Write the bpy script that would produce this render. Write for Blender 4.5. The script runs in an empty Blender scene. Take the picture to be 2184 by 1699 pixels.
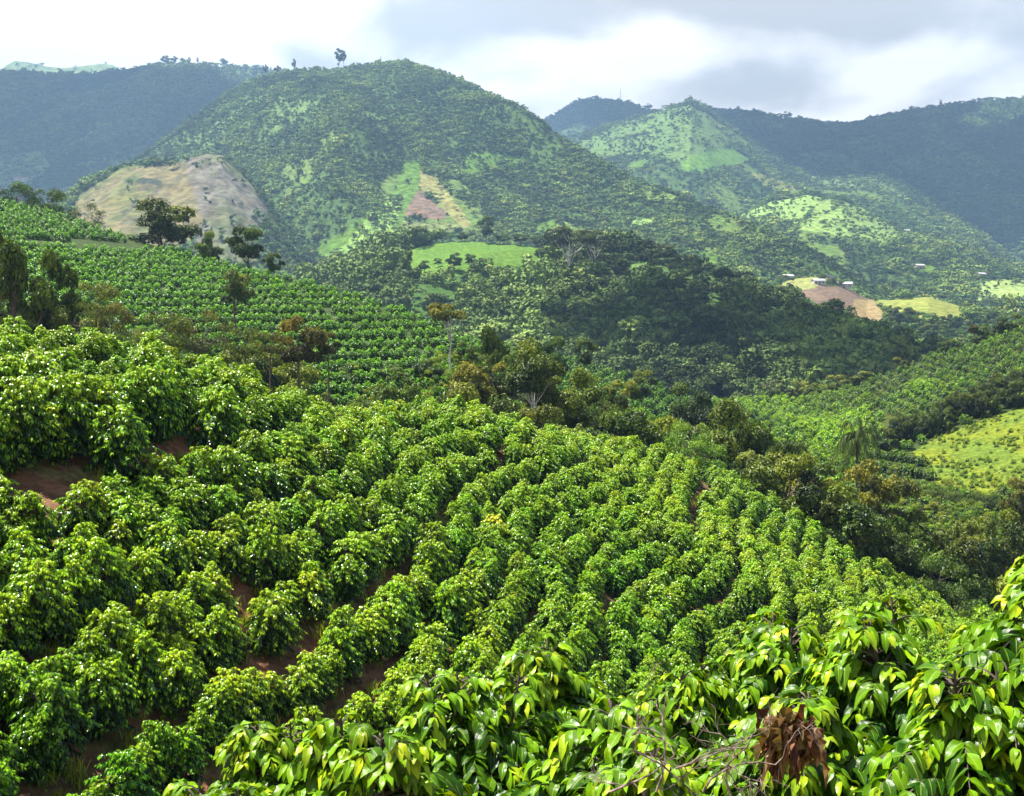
import bpy, math, random
import numpy as np
from mathutils import Vector
R = math.radians
SC = bpy.context.scene
COL = SC.collection

# ------------------------------------------------------------------ camera, sky, sun, exposure
W0, H0, F0, VH = 2184.0, 1699.0, 2340.0, 640.0          # measuring frame, focal length in it, eye-level row
PITCH = math.atan((H0/2-VH)/F0)
cam_d = bpy.data.cameras.new('camera'); cam = bpy.data.objects.new('camera', cam_d); COL.objects.link(cam)
cam_d.sensor_fit = 'HORIZONTAL'; cam_d.sensor_width = 36; cam_d.lens = 36*F0/W0
cam_d.clip_start = .05; cam_d.clip_end = 30000
cam.location = (0, 0, 0); cam.rotation_euler = (R(90)-PITCH, 0, 0)
SC.camera = cam
SUN_EL, SUN_AZ = 63.0, -62.0      # azimuth from +Y, clockwise; negative is left of the view
SD = Vector((math.sin(R(SUN_AZ))*math.cos(R(SUN_EL)), math.cos(R(SUN_AZ))*math.cos(R(SUN_EL)), math.sin(R(SUN_EL))))
sl = bpy.data.lights.new('sun', 'SUN'); sl.energy = 5.0; sl.angle = R(.53); sl.color = (1, .95, .86)
so = bpy.data.objects.new('sun', sl); COL.objects.link(so)
so.rotation_euler = SD.to_track_quat('Z', 'Y').to_euler(); so.location = (0, 0, 50)
SC.view_settings.view_transform = 'Standard'; SC.view_settings.look = 'None'
SC.view_settings.exposure = 2.0; SC.view_settings.gamma = 1.0
cy = SC.cycles
cy.max_bounces = 5; cy.diffuse_bounces = 1; cy.glossy_bounces = 1; cy.transmission_bounces = 2
cy.volume_bounces = 0; cy.transparent_max_bounces = 6; cy.sample_clamp_indirect = 4; cy.sample_clamp_direct = 12
cy.caustics_reflective = False; cy.caustics_refractive = False
cy.use_denoising = True; cy.use_adaptive_sampling = True; cy.adaptive_threshold = .015

def N(nt, t, **k):
    n = nt.nodes.new(t)
    for a, v in k.items(): setattr(n, a, v)
    return n
def math_node(nt, op, a, b=None, c=None):
    n = N(nt, 'ShaderNodeMath', operation=op)
    for i, v in enumerate((a, b, c)):
        if v is None: continue
        if isinstance(v, (int, float)): n.inputs[i].default_value = v
        else: nt.links.new(v, n.inputs[i])
    return n.outputs[0]
def mixc(nt, f, a, b, mode='MIX'):
    n = N(nt, 'ShaderNodeMix', data_type='RGBA', blend_type=mode)
    for i, v in ((0, f), (6, a), (7, b)):
        if isinstance(v, (int, float)): n.inputs[i].default_value = v
        elif isinstance(v, tuple): n.inputs[i].default_value = (*v[:3], 1)
        else: nt.links.new(v, n.inputs[i])
    return n.outputs[2]
def smooth(nt, v, lo, hi, a=0., b=1.):
    n = N(nt, 'ShaderNodeMapRange', interpolation_type='SMOOTHSTEP')
    nt.links.new(v, n.inputs[0])
    for i, x in ((1, lo), (2, hi), (3, a), (4, b)): n.inputs[i].default_value = x
    return n.outputs[0]

def make_world():
    w = bpy.data.worlds.new('World'); SC.world = w; w.use_nodes = True
    nt = w.node_tree; nt.nodes.clear(); L = nt.links.new
    sky = N(nt, 'ShaderNodeTexSky', sky_type='NISHITA'); sky.sun_disc = False
    sky.sun_elevation = R(SUN_EL); sky.sun_rotation = R(SUN_AZ)
    bg1 = N(nt, 'ShaderNodeBackground'); L(sky.outputs[0], bg1.inputs[0]); bg1.inputs[1].default_value = .05
    tc = N(nt, 'ShaderNodeTexCoord'); sep = N(nt, 'ShaderNodeSeparateXYZ'); L(tc.outputs['Generated'], sep.inputs[0])
    x, y, z = sep.outputs
    az = math_node(nt, 'ARCTAN2', x, y)
    comb = N(nt, 'ShaderNodeCombineXYZ'); L(az, comb.inputs[0]); L(math_node(nt, 'MULTIPLY', z, 1.9), comb.inputs[1])
    n1 = N(nt, 'ShaderNodeTexNoise'); n1.inputs['Scale'].default_value = 6.5; n1.inputs['Detail'].default_value = 7
    n1.inputs['Roughness'].default_value = .5; n1.inputs['Distortion'].default_value = .2; L(comb.outputs[0], n1.inputs['Vector'])
    n2 = N(nt, 'ShaderNodeTexNoise'); n2.inputs['Scale'].default_value = 2.1; n2.inputs['Detail'].default_value = 2
    L(comb.outputs[0], n2.inputs['Vector'])
    g = math_node(nt, 'MULTIPLY_ADD', n1.outputs[0], 2.6, -1.3)
    # banks of cloud: (azimuth, elevation sine, half width, half height, weight); positive is darker
    for (a0, e0, wa, we, k) in ((-.06, .235, .075, .035, .55), (.17, .262, .20, .030, .62), (.36, .225, .12, .030, .42), (.24, .175, .12, .022, .30),
                                (.02, .165, .09, .020, .20), (-.30, .215, .03, .018, .34), (-.24, .272, .05, .010, .55), (-.17, .20, .03, .02, .25),
                                (-.38, .24, .18, .06, -.85), (.09, .215, .12, .016, -.42), (.33, .182, .035, .022, -.42), (.25, .145, .10, .012, -.40), (.46, .19, .06, .05, -.1)):
        da = math_node(nt, 'DIVIDE', math_node(nt, 'SUBTRACT', az, a0), wa); de = math_node(nt, 'DIVIDE', math_node(nt, 'SUBTRACT', z, e0), we)
        q = math_node(nt, 'ADD', math_node(nt, 'MULTIPLY', da, da), math_node(nt, 'MULTIPLY', de, de))
        q = math_node(nt, 'ADD', q, math_node(nt, 'MULTIPLY_ADD', n1.outputs[0], 1.6, -.8))
        ex = math_node(nt, 'EXPONENT', math_node(nt, 'MULTIPLY', q, -1.))
        g = math_node(nt, 'ADD', g, math_node(nt, 'MULTIPLY', ex, k))
    g = math_node(nt, 'ADD', g, math_node(nt, 'MULTIPLY_ADD', n2.outputs[0], .5, -.18))
    f = smooth(nt, g, -.10, .55)
    colr = mixc(nt, f, (.63, .60, .575), (.305, .295, .287))
    up = smooth(nt, z, .28, .50, 1., .16)                   # overhead sky dimmed, out of view, to cut fill light
    bg2 = N(nt, 'ShaderNodeBackground'); L(colr, bg2.inputs[0]); L(up, bg2.inputs[1])
    cover = smooth(nt, math_node(nt, 'ADD', n2.outputs[0], math_node(nt, 'MULTIPLY', z, .9)), .80, 1.05, 1., .25)
    mx = N(nt, 'ShaderNodeMixShader'); L(cover, mx.inputs[0]); L(bg1.outputs[0], mx.inputs[1]); L(bg2.outputs[0], mx.inputs[2])
    out = N(nt, 'ShaderNodeOutputWorld'); L(mx.outputs[0], out.inputs[0])
make_world()

# ------------------------------------------------------------------ measuring helpers
cP, sP = math.cos(PITCH), math.sin(PITCH)
def ray(U, V):
    U = np.asarray(U, float); V = np.asarray(V, float)
    k = (H0/2-V)/F0; s = (k*cP-sP)/(cP+k*sP); zc = cP-s*sP
    return (U-W0/2)/F0*zc, s
def pt(U, V, y):
    a, s = ray(U, V); y = np.asarray(y, float); return a*y, y+0*a, s*y
def proj(x, y, z):
    zc = y*cP-z*sP; yc = z*cP+y*sP
    return W0/2+F0*x/zc, H0/2-F0*yc/zc

def hash2(i, j, seed):
    h = (i.astype(np.int64)*374761393+j.astype(np.int64)*668265263+seed*1274126177) & 0xffffffff
    h = ((h ^ (h >> 13))*1274126177) & 0xffffffff
    return ((h ^ (h >> 16)) & 0xffff)/65535.0
def vnoise(x, y, seed=0):
    i = np.floor(x); j = np.floor(y); fx = x-i; fy = y-j
    fx = fx*fx*fx*(fx*(fx*6-15)+10); fy = fy*fy*fy*(fy*(fy*6-15)+10)
    a = hash2(i, j, seed); b = hash2(i+1, j, seed); c = hash2(i, j+1, seed); d = hash2(i+1, j+1, seed)
    return (a+(b-a)*fx)*(1-fy)+(c+(d-c)*fx)*fy
def fbm(x, y, seed=0, o=4, g=.5):
    t = 0; amp = 1; s = 0
    for k in range(o):
        t = t+amp*(vnoise(x*2**k+k*17.3, y*2**k+k*9.1, seed+k)*2-1); s += amp; amp *= g
    return t/s
def inpoly(px, py, poly):
    n = len(poly); c = np.zeros(np.shape(px), bool); j = n-1
    for i in range(n):
        xi, yi = poly[i]; xj, yj = poly[j]
        if yi != yj:
            c ^= ((yi > py) != (yj > py)) & (px < (xj-xi)*(py-yi)/(yj-yi)+xi)
        j = i
    return c

# ------------------------------------------------------------------ object helpers
def tag(o, label=None, cat=None, group=None, kind=None, tint=None):
    if label: o['label'] = label
    if cat: o['category'] = cat
    if group: o['group'] = group
    if kind: o['kind'] = kind
    if tint is not None: o['tint'] = [float(t) for t in tint]
    return o
def mesh_from(name, v, f, mats, tone=None, color=None, smooth_=False, mi=None, link=True):
    """v (n,3), f (m,k) array or list of arrays with 3 or 4 columns"""
    me = bpy.data.meshes.new(name); v = np.asarray(v, np.float32)
    fs = f if isinstance(f, list) else [f]
    fs = [np.asarray(a, np.int32) for a in fs if len(a)]
    loops = np.concatenate([a.ravel() for a in fs]); tot = np.concatenate([np.full(len(a), a.shape[1]) for a in fs]).astype(np.int32)
    start = np.concatenate([[0], np.cumsum(tot)[:-1]]).astype(np.int32)
    me.vertices.add(len(v)); me.vertices.foreach_set('co', v.ravel())
    me.loops.add(len(loops)); me.loops.foreach_set('vertex_index', loops)
    me.polygons.add(len(tot)); me.polygons.foreach_set('loop_start', start)
    if smooth_: me.polygons.foreach_set('use_smooth', np.ones(len(tot), bool))
    else: me.polygons.foreach_set('use_smooth', np.zeros(len(tot), bool))
    for m in (mats if isinstance(mats, (list, tuple)) else [mats]): me.materials.append(m)
    if mi is not None: me.polygons.foreach_set('material_index', np.asarray(mi, np.int32))
    if tone is not None:
        a = me.attributes.new('tone', 'FLOAT', 'POINT'); a.data.foreach_set('value', np.asarray(tone, np.float32))
    if color is not None:
        a = me.attributes.new('cover', 'FLOAT_COLOR', 'POINT'); c = np.ones((len(v), 4), np.float32); c[:, :3] = color
        a.data.foreach_set('color', c.ravel())
    me.update(calc_edges=True)
    return me
def obj(name, me, parent=None, loc=None, rotz=0, link=True):
    o = bpy.data.objects.new(name, me)
    if link: COL.objects.link(o)
    if parent: o.parent = parent
    if loc is not None: o.location = loc
    o.rotation_euler.z = rotz
    return o
def empty(name, loc, rotz=0):
    o = obj(name, None, None, loc, rotz); o.empty_display_size = .2; return o

# ------------------------------------------------------------------ materials
def new_mat(name):
    m = bpy.data.materials.new(name); m.use_nodes = True; nt = m.node_tree; nt.nodes.clear()
    out = N(nt, 'ShaderNodeOutputMaterial'); m.cycles.use_bump_map_correction = False
    return m, nt, out
def leaf_mat(name, stops, rough=.4, spec=.5, trans=.3, tint=True, nscale=3., tcol=(1.25, 1.25, .45), veins=0):
    m, nt, out = new_mat(name); L = nt.links.new
    at = N(nt, 'ShaderNodeAttribute', attribute_name='tone')
    ramp = N(nt, 'ShaderNodeValToRGB'); el = ramp.color_ramp.elements
    while len(el) < len(stops): el.new(.5)
    for e, (p, c) in zip(el, stops): e.position = p; e.color = (*c, 1)
    geo = N(nt, 'ShaderNodeNewGeometry')
    rnd = math_node(nt, 'MULTIPLY_ADD', geo.outputs['Random Per Island'], .24, -.12)
    L(math_node(nt, 'ADD', at.outputs['Fac'], rnd), ramp.inputs[0]); c = ramp.outputs[0]
    if tint:
        t = N(nt, 'ShaderNodeAttribute', attribute_name='tint', attribute_type='INSTANCER')
        c = mixc(nt, 1., c, t.outputs['Color'], 'MULTIPLY')
    if nscale:
        tc = N(nt, 'ShaderNodeTexCoord'); nz = N(nt, 'ShaderNodeTexNoise'); nz.inputs['Scale'].default_value = nscale
        nz.inputs['Detail'].default_value = 3; L(tc.outputs['Object'], nz.inputs['Vector'])
        v = smooth(nt, nz.outputs[0], .3, .7, .72, 1.28)
        cc = N(nt, 'ShaderNodeVectorMath', operation='SCALE'); L(c, cc.inputs[0]); L(v, cc.inputs['Scale']); c = cc.outputs[0]
    p = N(nt, 'ShaderNodeBsdfPrincipled'); L(c, p.inputs['Base Color'])
    p.inputs['Roughness'].default_value = rough; p.inputs['Specular IOR Level'].default_value = spec
    if veins:
        n9 = N(nt, 'ShaderNodeTexNoise'); n9.inputs['Scale'].default_value = 38; n9.inputs['Detail'].default_value = 4; L(tc.outputs['Object'], n9.inputs['Vector'])
        c = mixc(nt, smooth(nt, n9.outputs[0], .66, .72), c, (.10, .055, .015)); L(c, p.inputs['Base Color'])
        ua = N(nt, 'ShaderNodeAttribute', attribute_name='leafuv'); 
        wv = N(nt, 'ShaderNodeSeparateXYZ'); L(ua.outputs['Vector'], wv.inputs[0])
        ax = math_node(nt, 'ABSOLUTE', wv.outputs[1])
        ph = math_node(nt, 'SUBTRACT', math_node(nt, 'MULTIPLY', wv.outputs[0], 62.), math_node(nt, 'MULTIPLY', ax, 8.))
        rib = math_node(nt, 'ABSOLUTE', math_node(nt, 'SINE', ph))
        mid = smooth(nt, ax, 0., .12, 1., 0.)
        hgt = math_node(nt, 'SUBTRACT', rib, mid)
        bp = N(nt, 'ShaderNodeBump'); bp.inputs['Strength'].default_value = veins; bp.inputs['Distance'].default_value = .004
        L(hgt, bp.inputs['Height']); L(bp.outputs[0], p.inputs['Normal'])
        c2 = mixc(nt, math_node(nt, 'MULTIPLY', mid, .55), c, (.34, .42, .06)); L(c2, p.inputs['Base Color'])
    if trans:
        tr = N(nt, 'ShaderNodeBsdfTranslucent'); L(mixc(nt, 1., c, tcol, 'MULTIPLY'), tr.inputs[0])
        mx = N(nt, 'ShaderNodeMixShader'); mx.inputs[0].default_value = trans
        L(p.outputs[0], mx.inputs[1]); L(tr.outputs[0], mx.inputs[2]); L(mx.outputs[0], out.inputs[0])
    else: L(p.outputs[0], out.inputs[0])
    return m
def bark_mat(name, c1, c2, scale=6.):
    m, nt, out = new_mat(name); L = nt.links.new
    tc = N(nt, 'ShaderNodeTexCoord'); nz = N(nt, 'ShaderNodeTexNoise'); nz.inputs['Scale'].default_value = scale; nz.inputs['Detail'].default_value = 6
    L(tc.outputs['Object'], nz.inputs['Vector']); p = N(nt, 'ShaderNodeBsdfPrincipled')
    L(mixc(nt, smooth(nt, nz.outputs[0], .35, .65), c1, c2), p.inputs['Base Color']); p.inputs['Roughness'].default_value = .9
    bp = N(nt, 'ShaderNodeBump'); bp.inputs['Strength'].default_value = .6; bp.inputs['Distance'].default_value = .02
    L(nz.outputs[0], bp.inputs['Height']); L(bp.outputs[0], p.inputs['Normal']); L(p.outputs[0], out.inputs[0]); return m
def terrain_mat(name, scale, bump=1., dist=.1, var=(.55, 1.5)):
    m, nt, out = new_mat(name); L = nt.links.new
    at = N(nt, 'ShaderNodeAttribute', attribute_name='cover')
    geo = N(nt, 'ShaderNodeNewGeometry')
    n1 = N(nt, 'ShaderNodeTexNoise'); n1.inputs['Scale'].default_value = scale; n1.inputs['Detail'].default_value = 8; n1.inputs['Roughness'].default_value = .65
    L(geo.outputs['Position'], n1.inputs['Vector'])
    v = smooth(nt, n1.outputs[0], .32, .68, *var)
    cc = N(nt, 'ShaderNodeVectorMath', operation='SCALE'); L(at.outputs['Color'], cc.inputs[0]); L(v, cc.inputs['Scale'])
    n2 = N(nt, 'ShaderNodeTexNoise'); n2.inputs['Scale'].default_value = scale*.23; n2.inputs['Detail'].default_value = 5; L(geo.outputs['Position'], n2.inputs['Vector'])
    c = mixc(nt, smooth(nt, n2.outputs[0], .45, .7, 0., .3), cc.outputs[0], mixc(nt, 1., cc.outputs[0], (1.5, 1.15, .7), 'MULTIPLY'))
    p = N(nt, 'ShaderNodeBsdfPrincipled'); L(c, p.inputs['Base Color']); p.inputs['Roughness'].default_value = .95; p.inputs['Specular IOR Level'].default_value = .1
    bp = N(nt, 'ShaderNodeBump'); bp.inputs['Strength'].default_value = bump; bp.inputs['Distance'].default_value = dist
    L(n1.outputs[0], bp.inputs['Height']); L(bp.outputs[0], p.inputs['Normal']); L(p.outputs[0], out.inputs[0]); return m
def plain_mat(name, c, rough=.8):
    m, nt, out = new_mat(name); p = N(nt, 'ShaderNodeBsdfPrincipled'); p.inputs['Base Color'].default_value = (*c, 1); p.inputs['Roughness'].default_value = rough
    tc = N(nt, 'ShaderNodeTexCoord'); nz = N(nt, 'ShaderNodeTexNoise'); nz.inputs['Scale'].default_value = 2.; nt.links.new(tc.outputs['Object'], nz.inputs['Vector'])
    nt.links.new(mixc(nt, smooth(nt, nz.outputs[0], .3, .7, 0., .4), c, tuple(q*.7 for q in c)), p.inputs['Base Color'])
    nt.links.new(p.outputs[0], out.inputs[0]); return m

M_COFFEE = leaf_mat('coffee_leaf', [(0., (.004, .017, .002)), (.36, (.013, .050, .002)), (.62, (.165, .335, .002)), (1., (.34, .47, .006))], .26, .26, .18, nscale=0, tcol=(1.3, 1.3, .4))  # low stops darkened so lower and inner leaves read as shaded
M_COFFEE_NEAR = leaf_mat('coffee_leaf_close', [(0., (.004, .020, .002)), (.42, (.014, .058, .002)), (.78, (.115, .265, .003)), (1., (.27, .38, .008))], .27, .20, .20, nscale=9, tcol=(1.3, 1.3, .4), veins=.22)
M_WITHER = leaf_mat('withered_leaf', [(0., (.035, .014, .008)), (.4, (.13, .055, .02)), (.7, (.13, .11, .02)), (1., (.34, .20, .13))], .7, .3, .25, tint=False, nscale=14, tcol=(1.1, .9, .7))
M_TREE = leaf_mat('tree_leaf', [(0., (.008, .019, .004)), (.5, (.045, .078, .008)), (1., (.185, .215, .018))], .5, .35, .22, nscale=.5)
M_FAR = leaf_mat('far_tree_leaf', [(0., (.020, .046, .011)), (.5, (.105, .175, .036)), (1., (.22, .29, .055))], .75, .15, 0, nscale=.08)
M_BARK = bark_mat('bark_brown', (.05, .035, .025), (.13, .10, .075))
M_BARKP = bark_mat('bark_pale', (.32, .29, .25), (.58, .55, .50))
M_TWIG = bark_mat('twig_grey', (.07, .05, .04), (.24, .18, .14), 30)

# ------------------------------------------------------------------ terrain heights
def tps_fit(P):
    P = np.array(P, float); xy = P[:, :2]/50; z = P[:, 2]; n = len(P)
    def K(a, b):
        d2 = ((a[:, None]-b[None])**2).sum(-1)+1e-12; return .5*d2*np.log(d2)
    A = np.zeros((n+3, n+3)); A[:n, :n] = K(xy, xy)+np.eye(n)*2e-4; A[:n, n] = 1; A[:n, n+1:] = xy; A[n:, :n] = A[:n, n:].T
    w = np.linalg.solve(A, np.concatenate([z, [0, 0, 0]]))
    def f(x, y):
        sh = np.shape(x); q = np.stack([np.ravel(x), np.ravel(y)], 1)/50; out = np.empty(len(q))
        for i in range(0, len(q), 40000):
            b = q[i:i+40000]; out[i:i+40000] = K(b, xy)@w[:n]+w[n]+b@w[n+1:]
        return out.reshape(sh)
    return f
BUSH_H = 1.42
tops = [(0,1690,17),(0,1400,20),(0,1090,23.5),(0,900,27.5),(0,790,31.5),(0,705,38),
        (500,1690,19.5),(500,1440,23.5),(500,1230,27),(500,1000,32),(480,760,44),
        (900,1650,21),(900,1400,27),(870,1130,36),(900,1000,45),(900,845,60),
        (1250,1500,31),(1250,1300,39),(1240,1100,52),(1255,925,78),
        (1600,1450,42),(1600,1250,51),(1600,1120,66),(1600,1045,90),
        (1950,1500,46),(1950,1350,60),(1960,1262,86),(2184,1480,60),(-300,1100,24),(-300,750,34),(-300,640,42)]
P = []
for (u, v, y) in tops:
    x, yy, z = pt(u, v, y); P.append((x, y, z-BUSH_H))
for (u, v, y, dy, dz) in ((-300,640,42,14,5),(0,705,38,14,6),(480,760,44,16,7),(900,845,60,20,9),(1255,925,78,22,11),(1600,1045,90,24,13),(1960,1262,86,24,12),(2184,1480,60,30,9)):
    x, yy, z = pt(u, v, y); P.append((x*(y+dy)/y, y+dy, z-BUSH_H-dz))
P += [(0,0,-1.75),(-4,-3,-1.8),(4,-3,-1.6),(0,2.4,-3.1),(-1.2,4,-3.6),(.7,4,-3.35),(2.2,4,-3.1),(2.4,6,-3.6),(.2,6.2,-3.9),(4,6,-3.2),(0,10,-6.6),(6,11,-7.2),(-5,9,-6.8),(12,16,-11),(14,8,-5),(-12,8,-6.5),(25,30,-17)]
field_tps = tps_fit(P)
def field_h(x, y):
    return field_tps(x, y)+.05*fbm(x*1.3, y*1.3, 5, 3)

class Layer:
    def __init__(s, crest, foot, seed, bump=0., wl=200., p=.75, fs=.35, bs=.45, soft=.1, spurs=(), cn=0.):
        c = np.array(crest, float); a, e = ray(c[:, 0], c[:, 1]); s.ca = a; s.cy_ = c[:, 2]; s.ce = e
        f = np.array(foot, float); a, e = ray(f[:, 0], f[:, 1]); s.fa = a; s.fy = f[:, 2]; s.fe = e
        s.seed = seed; s.bump = bump; s.wl = wl; s.p = p; s.fs = fs; s.bs = bs; s.soft = soft; s.spurs = []; s.cn = cn
        for (poly, yy, amp, wd) in spurs:
            q = np.array([pt(u, v, d)[:2] for (u, v), d in zip(poly, yy)], float); s.spurs.append((q, amp, wd))
    def h(s, x, y):
        x = np.asarray(x, float); y = np.maximum(np.asarray(y, float), 1.); a = x/y
        yc = np.interp(a, s.ca, s.cy_); ec = np.interp(a, s.ca, s.ce); yf = np.interp(a, s.fa, s.fy); ef = np.interp(a, s.fa, s.fe)
        zc = yc*ec; zf = yf*ef; t = (y-yf)/(yc-yf)
        tt = np.clip(t, 0, 1); g = s.p*tt+(1-s.p)*np.sin(tt*math.pi/2)
        z = zf+(zc-zf)*g+np.minimum(y-yf, 0)*s.fs
        d = np.maximum(y-yc, 0); w = (yc-yf)*s.soft; z = z-s.bs*d*d/(d+w)
        m = np.clip(1.15-tt, 0, 1)*np.clip(t*4+1, 0, 1)
        if s.bump:
            n = fbm(x/s.wl+3.1, y/(s.wl*1.9), s.seed, 5, .5); r = 1-np.abs(fbm(x/s.wl*.8, y/(s.wl*2.2)+7, s.seed+9, 3))*2.2
            z = z+s.bump*(.5*n+.55*(r-.4))*m
        for q, amp, wd in s.spurs:
            best = np.full(np.shape(x), 1e9)
            for (x0, y0), (x1, y1) in zip(q[:-1], q[1:]):
                L2 = (x1-x0)**2+(y1-y0)**2; k = np.clip(((x-x0)*(x1-x0)+(y-y0)*(y1-y0))/L2, 0, 1)
                best = np.minimum(best, np.hypot(x-x0-k*(x1-x0), y-y0-k*(y1-y0)))
            z = z+amp*np.exp(-(best/wd)**1.4)*np.clip((1-tt)*3.5, 0, 1)
        return z
def at_y(lst, y): return [(u, v, y) for u, v in lst]
LY = {}
LY['plantation'] = Layer([(-400,380,225),(-100,400,218),(0,432,212),(80,450,206),(150,472,200),(240,500,196),(350,530,190),(500,572,180),(620,600,170),(750,635,160),(850,662,152),(950,702,145),(1020,750,138),(1080,810,130),(1150,880,126),(1300,1040,124),(1400,1180,122)],
    [(-400,690,100),(0,700,102),(300,760,105),(600,815,108),(850,860,110),(1150,960,112),(1400,1350,108)], 21, 2.2, 45, .55, .32, .5, .15)
LY['middle_ridge'] = Layer([(700,700,215),(900,712,212),(1050,742,208),(1150,762,205),(1250,785,202),(1350,815,198),(1450,850,192),(1600,880,190),(1750,920,188),(1900,980,186)],
    [(700,820,150),(1000,860,150),(1250,900,150),(1450,950,150),(1900,1020,150)], 31, 2., 40, .7, .3, .5, .15)
LY['right_hill'] = Layer([(1350,880,270),(1500,858,268),(1600,852,265),(1700,848,262),(1800,830,256),(1860,812,252),(1920,790,246),(2000,758,240),(2100,722,235),(2184,690,230),(2350,640,225),(2700,600,220)],
    [(1350,960,165),(1500,1000,155),(1700,1030,145),(1900,1070,135),(2050,1115,125),(2184,1150,118),(2350,1180,112),(2700,1220,108)], 41, 2.5, 50, .8, .3, .5, .15)
LY['forest_hill'] = Layer([(450,700,660),(600,640,650),(700,608,645),(780,565,640),(850,534,635),(900,520,632),(1000,513,630),(1100,520,615),(1200,532,600),(1300,534,575),(1400,548,552),(1500,578,530),(1600,615,510),(1700,655,490),(1800,695,470),(1900,735,450),(2000,782,430),(2100,830,420),(2300,880,410)],
    [(450,760,430),(600,730,425),(900,760,400),(1100,810,380),(1500,850,350),(1800,860,345),(2300,920,340)], 51, 9., 95, .62, .25, .4, .12,
    spurs=[([(1240,535),(1120,575),(1000,625),(900,665),(800,700)], [590,560,520,490,470], 6., 26.)])
LY['big_mountain'] = Layer([(-50,560,1400),(60,500,1430),(150,440,1480),(250,378,1540),(330,322,1600),(400,265,1650),(450,224,1690),(500,190,1700),(560,162,1710),(620,153,1710),(700,151,1710),(760,143,1700),(830,139,1690),(870,141,1680),(920,156,1660),(960,170,1640),(1010,190,1610),(1060,214,1590),(1110,241,1570),(1150,268,1550),(1190,300,1530),(1250,334,1500),(1300,358,1480),(1350,385,1460),(1420,410,1430),(1500,440,1390),(1560,462,1360),(1620,493,1330),(1680,522,1300),(1740,558,1270),(1800,590,1240),(1880,632,1210),(1950,672,1180),(2100,740,1150)],
    [(-50,600,950),(300,620,920),(600,650,900),(900,650,880),(1200,650,860),(1500,690,830),(1800,720,800),(2100,780,800)], 61, 75., 300, .82, .22, .5, .08,
    spurs=[([(870,150),(960,215),(1040,270),(1110,330),(1200,400)], [1650,1560,1480,1400,1300], 26., 55.),
           ([(520,190),(430,290),(330,360),(260,400)], [1660,1560,1480,1400], 22., 60.),
           ([(1100,330),(1250,430),(1400,500),(1560,570),(1750,640)], [1380,1300,1220,1130,1060], 20., 60.),
           ([(640,180),(700,300),(760,430),(700,520)], [1650,1450,1250,1080], 20., 55.)], cn=2.)
LY['bare_hill'] = Layer([(60,560,1020),(100,490,1010),(130,440,1010),(160,408,1010),(200,382,1010),(260,357,1010),(320,344,1010),(380,341,1010),(415,336,1005),(445,330,1000),(478,336,1000),(505,356,1000),(540,386,1000),(568,420,1000),(592,455,995),(625,500,990),(690,560,980),(790,640,960)],
    [(60,580,800),(200,560,800),(400,560,800),(600,600,800),(760,680,800)], 71, 9., 70, .9, .4, .6, .05)
LY['far_left_mountain'] = Layer([(-500,190,2900),(-150,172,2900),(0,160,2850),(60,160,2850),(120,162,2850),(200,158,2850),(260,149,2850),(330,138,2800),(400,139,2800),(480,144,2800),(560,152,2750),(700,168,2700),(850,190,2700)],
    [(-500,480,1800),(0,500,1800),(850,500,1800)], 81, 85., 420, .85, .25, .5, .06)
LY['pale_far_ridge'] = Layer([(-300,230,4300),(-100,190,4300),(0,150,4250),(15,138,4250),(32,130,4250),(60,133,4250),(100,142,4250),(140,146,4250),(180,140,4250),(215,135,4250),(240,138,4250),(262,152,4250),(320,190,4250),(400,240,4250)],
    [(-300,260,3700),(400,260,3700)], 91, 20., 200, .8, .3, .6, .06)
LY['blue_peak'] = Layer([(950,380,3500),(1050,330,3500),(1110,292,3500),(1150,266,3500),(1200,236,3500),(1240,216,3500),(1280,212,3500),(1330,219,3500),(1380,233,3500),(1420,243,3500),(1480,262,3500),(1600,300,3500)],
    [(950,420,2800),(1600,420,2800)], 101, 30., 300, .8, .3, .6, .08)
LY['far_right_mountain'] = Layer([(1200,330,3300),(1330,290,3300),(1420,250,3300),(1480,230,3300),(1560,238,3250),(1620,245,3250),(1690,261,3200),(1760,263,3200),(1830,262,3150),(1880,250,3150),(1950,237,3100),(2020,226,3100),(2100,218,3050),(2184,214,3000),(2350,206,3000),(2700,220,3000)],
    [(1200,430,2300),(1500,440,2300),(1800,500,2200),(2184,640,2100),(2700,680,2100)], 111, 75., 420, .85, .3, .5, .06,
    spurs=[([(1830,262),(1900,340),(1990,420),(2080,500)], [3100,2850,2600,2400], 30., 90.)])
LY['green_peak'] = Layer([(1060,400,2500),(1180,300,2500),(1250,287,2500),(1330,262,2480),(1400,241,2470),(1440,228,2460),(1473,217,2450),(1505,233,2440),(1560,272,2420),(1620,312,2400),(1680,345,2380),(1740,362,2340),(1800,366,2300),(1870,374,2250),(1930,394,2200),(1990,430,2150),(2050,470,2100),(2120,520,2050),(2184,566,2000),(2350,640,1950)],
    [(1060,560,1500),(1500,600,1450),(1800,640,1450),(2350,720,1450)], 121, 42., 260, .82, .25, .5, .07,
    spurs=[([(1473,225),(1430,330),(1380,420)], [2430,2150,1900], 22., 70.)])
LY['valley_fields'] = Layer([(1350,560,1650),(1480,520,1650),(1560,470,1650),(1640,432,1650),(1720,414,1650),(1800,426,1640),(1870,462,1630),(1930,492,1620),(2000,512,1600),(2080,536,1580),(2184,578,1550),(2350,640,1550)],
    [(1350,700,1050),(1700,700,1000),(2184,700,980),(2350,740,980)], 131, 16., 120, .7, .25, .5, .1)
LY['house_knoll'] = Layer([(1450,760,900),(1560,690,890),(1620,635,880),(1670,598,880),(1740,590,880),(1790,606,870),(1850,638,860),(1900,640,850),(1980,633,850),(2050,655,850),(2110,672,860),(2184,650,870),(2350,640,870)],
    [(1450,800,560),(1700,780,560),(2000,800,560),(2350,840,560)], 141, 5., 60, .6, .25, .5, .12)

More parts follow.
